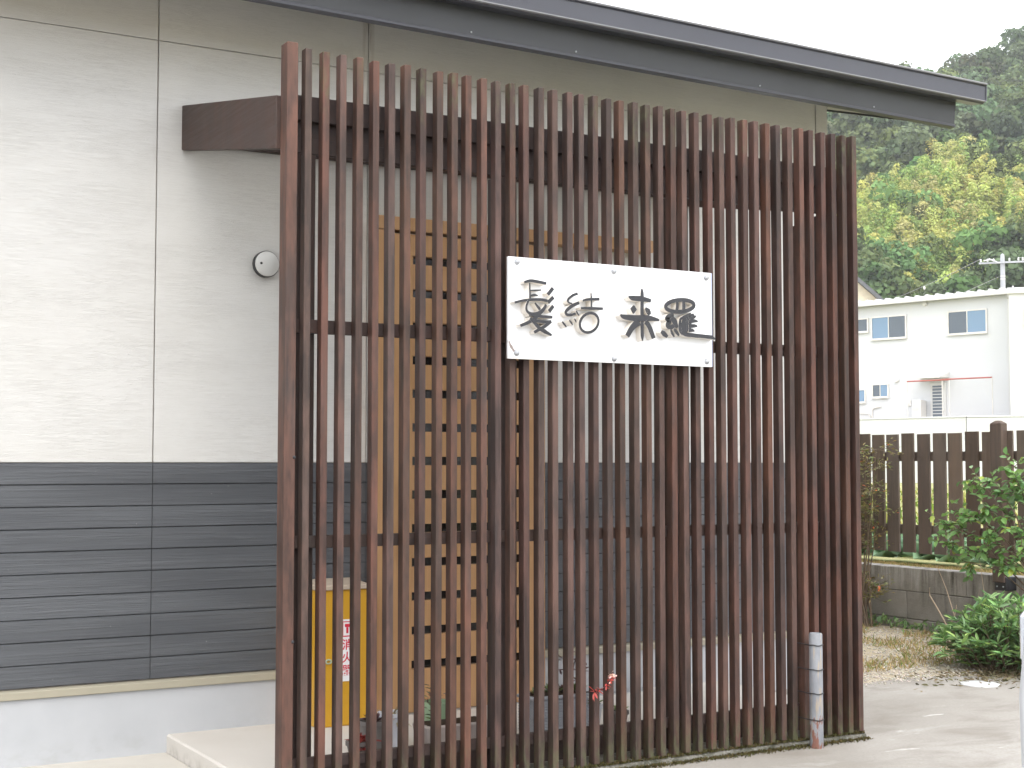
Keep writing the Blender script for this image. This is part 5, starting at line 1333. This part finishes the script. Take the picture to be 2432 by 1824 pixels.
def far_leaves(name, O, D, Nn, L, W, T, mat):
    S = np.cross(D, Nn); S /= np.maximum(np.linalg.norm(S, axis=1, keepdims=True), 1e-6)
    P = np.empty((len(O), 4, 3)); l = L[:, None]; w = W[:, None] * .55
    P[:, 0] = O; P[:, 1] = O + D * l * .5 + S * w; P[:, 2] = O + D * l; P[:, 3] = O + D * l * .5 - S * w
    return raw_mesh(name, P.reshape(-1, 3), np.arange(len(O) * 4), 4, np.repeat(T, 4, axis=0), mat)
def forest(name, label, n, drange, thr, kind, seed):
    g = np.random.default_rng(seed)
    d = np.sqrt(g.uniform(drange[0] ** 2, drange[1] ** 2, n)); th = g.uniform(*thr, n)
    keep = d < crest(th) + 22
    edge = 163 + 4 * np.sin(th * 1.9) + g.normal(0, 3, n); low = 141 + 4 * np.sin(th * 1.3 + 1) + g.normal(0, 4, n)
    if kind == 'bamboo': keep &= (d < edge) & (d > low)
    else: keep &= ~((d < edge - 2) & (d > low + 2)) | (g.random(n) < .05)
    d, th = d[keep], th[keep]; n = len(d)
    X, Y = hill_xy(d, th); Z = hill_z(d, th)
    AO = []; AD = []; AN = []; AL = []; AT = []; AW = []
    for i in range(n):
        if kind == 'bamboo':
            r = g.uniform(1.1, 2.0); h = g.uniform(4.5, 7.0); m = int(360 * g.uniform(.8, 1.2))
            c0 = np.array([.47, .49, .15]) * g.uniform(.75, 1.15); c0 = c0 * (1 + g.uniform(-.10, .10, 3))
            if g.random() < .35: c0 = np.array([.25, .35, .10]) * g.uniform(.8, 1.2)
            if g.random() < .10: c0 = np.array([.46, .43, .18]) * g.uniform(.85, 1.1)
            t = g.random(m) ** .75
            lean = g.normal(0, .8, 2)
            rad = r * (1 - t) ** .42 * np.sqrt(g.random(m)) + .12
            an = g.uniform(0, 6.283, m)
            P = np.stack([X[i] + np.cos(an) * rad + lean[0] * t ** 2, Y[i] + np.sin(an) * rad + lean[1] * t ** 2, Z[i] + h * (.12 + .88 * t)], 1)
            Dv = np.stack([np.cos(an), np.sin(an), g.uniform(-.5, .9, m)], 1)
            Nv = Dv * np.array([1, 1, .3]) + g.normal(0, .5, (m, 3)) + np.array([0, 0, .8])
            L = g.uniform(.20, .46, m); W = L * g.uniform(.35, .6, m)
            sh = g.uniform(.8, 1.2, m)[:, None]
            AO.append(P); AD.append(Dv); AN.append(Nv); AL.append(L); AW.append(W); AT.append(c0 * sh)
        else:
            far = d[i] > 170
            r = g.uniform(1.7, 3.9) if far else g.uniform(1.5, 3.0); h = r * g.uniform(.75, 1.2)
            base = np.array([.125, .160, .078]) if far else np.array([.115, .175, .065])
            base = base * g.uniform(.65, 1.35) * (1 + g.uniform(-.15, .15, 3))
            if g.random() < .18: base = np.array([.18, .22, .08]) * g.uniform(.8, 1.1)
            nb = g.integers(7, 12)
            bc = g.normal(0, .5, (nb, 3)); bc[:, 2] = g.uniform(-.25, .75, nb); bc *= np.array([r, r, h]) * .85
            br = g.uniform(.34, .58, nb) * r
            cz = Z[i] + h * .9 + g.uniform(.5, 2.0)
            for b in range(nb):
                m = int(46 * (br[b] / 1.1) ** 1.3 + 18)
                dv = g.normal(size=(m, 3)); dv /= np.linalg.norm(dv, axis=1, keepdims=True); dv[:, 2] = np.where(dv[:, 2] < -.35, -dv[:, 2], dv[:, 2])
                P = np.array([X[i], Y[i], cz]) + bc[b] + dv * br[b] * g.uniform(.72, 1.05, m)[:, None]
                tang = g.normal(size=(m, 3))
                Nv = dv + g.normal(0, .45, (m, 3))
                L = g.uniform(.40, .85, m) * (1.0 if far else .85)
                AO.append(P); AD.append(tang); AN.append(Nv); AL.append(L); AW.append(L * g.uniform(.6, .9, m))
                AT.append(base * g.uniform(.7, 1.3, m)[:, None] * g.uniform(.85, 1.15))
    O = np.concatenate(AO); D = np.concatenate(AD); Nn = np.concatenate(AN); L = np.concatenate(AL); W = np.concatenate(AW); T = np.concatenate(AT)
    D = D - Nn * (np.sum(D * Nn, 1) / np.sum(Nn * Nn, 1))[:, None]
    D /= np.maximum(np.linalg.norm(D, axis=1, keepdims=True), 1e-6)
    O = O - D * L[:, None] * .5
    me = far_leaves(name, O, D, Nn, L, W, T, M['leaf_far'])
    o = link_mesh(name, me); setp(o, label, 'wood', kind='stuff')
    print(name, n, len(O))
forest('evergreen_wood', 'dark evergreen trees covering the hillside behind the buildings', 1500, (104, 345), (7.5, 25.5), 'ever', 11)
forest('bamboo_grove', 'yellow green bamboo grove across the middle of the hillside', 4600, (120, 200), (7.5, 25.5), 'bamboo', 12)

# ================================================================== HAZE
hb = MB(); hb.box(-440, 440, -440, 440, -1.2, 122.0)
hz = hb.build('haze', [])
hm = bpy.data.materials.new('pale_air'); hm.use_nodes = True
hn = hm.node_tree; hn.nodes.clear()
hv = hn.nodes.new('ShaderNodeVolumePrincipled')
hv.inputs['Color'].default_value = (.93, .96, 1.0, 1)
hv.inputs['Density'].default_value = .00042
hv.inputs['Anisotropy'].default_value = .2
ho = hn.nodes.new('ShaderNodeOutputMaterial')
hn.links.new(hv.outputs[0], ho.inputs['Volume'])
hz.data.materials.clear(); hz.data.materials.append(hm)
setp(hz, 'thin pale haze in the air over the whole place', 'haze', kind='stuff')
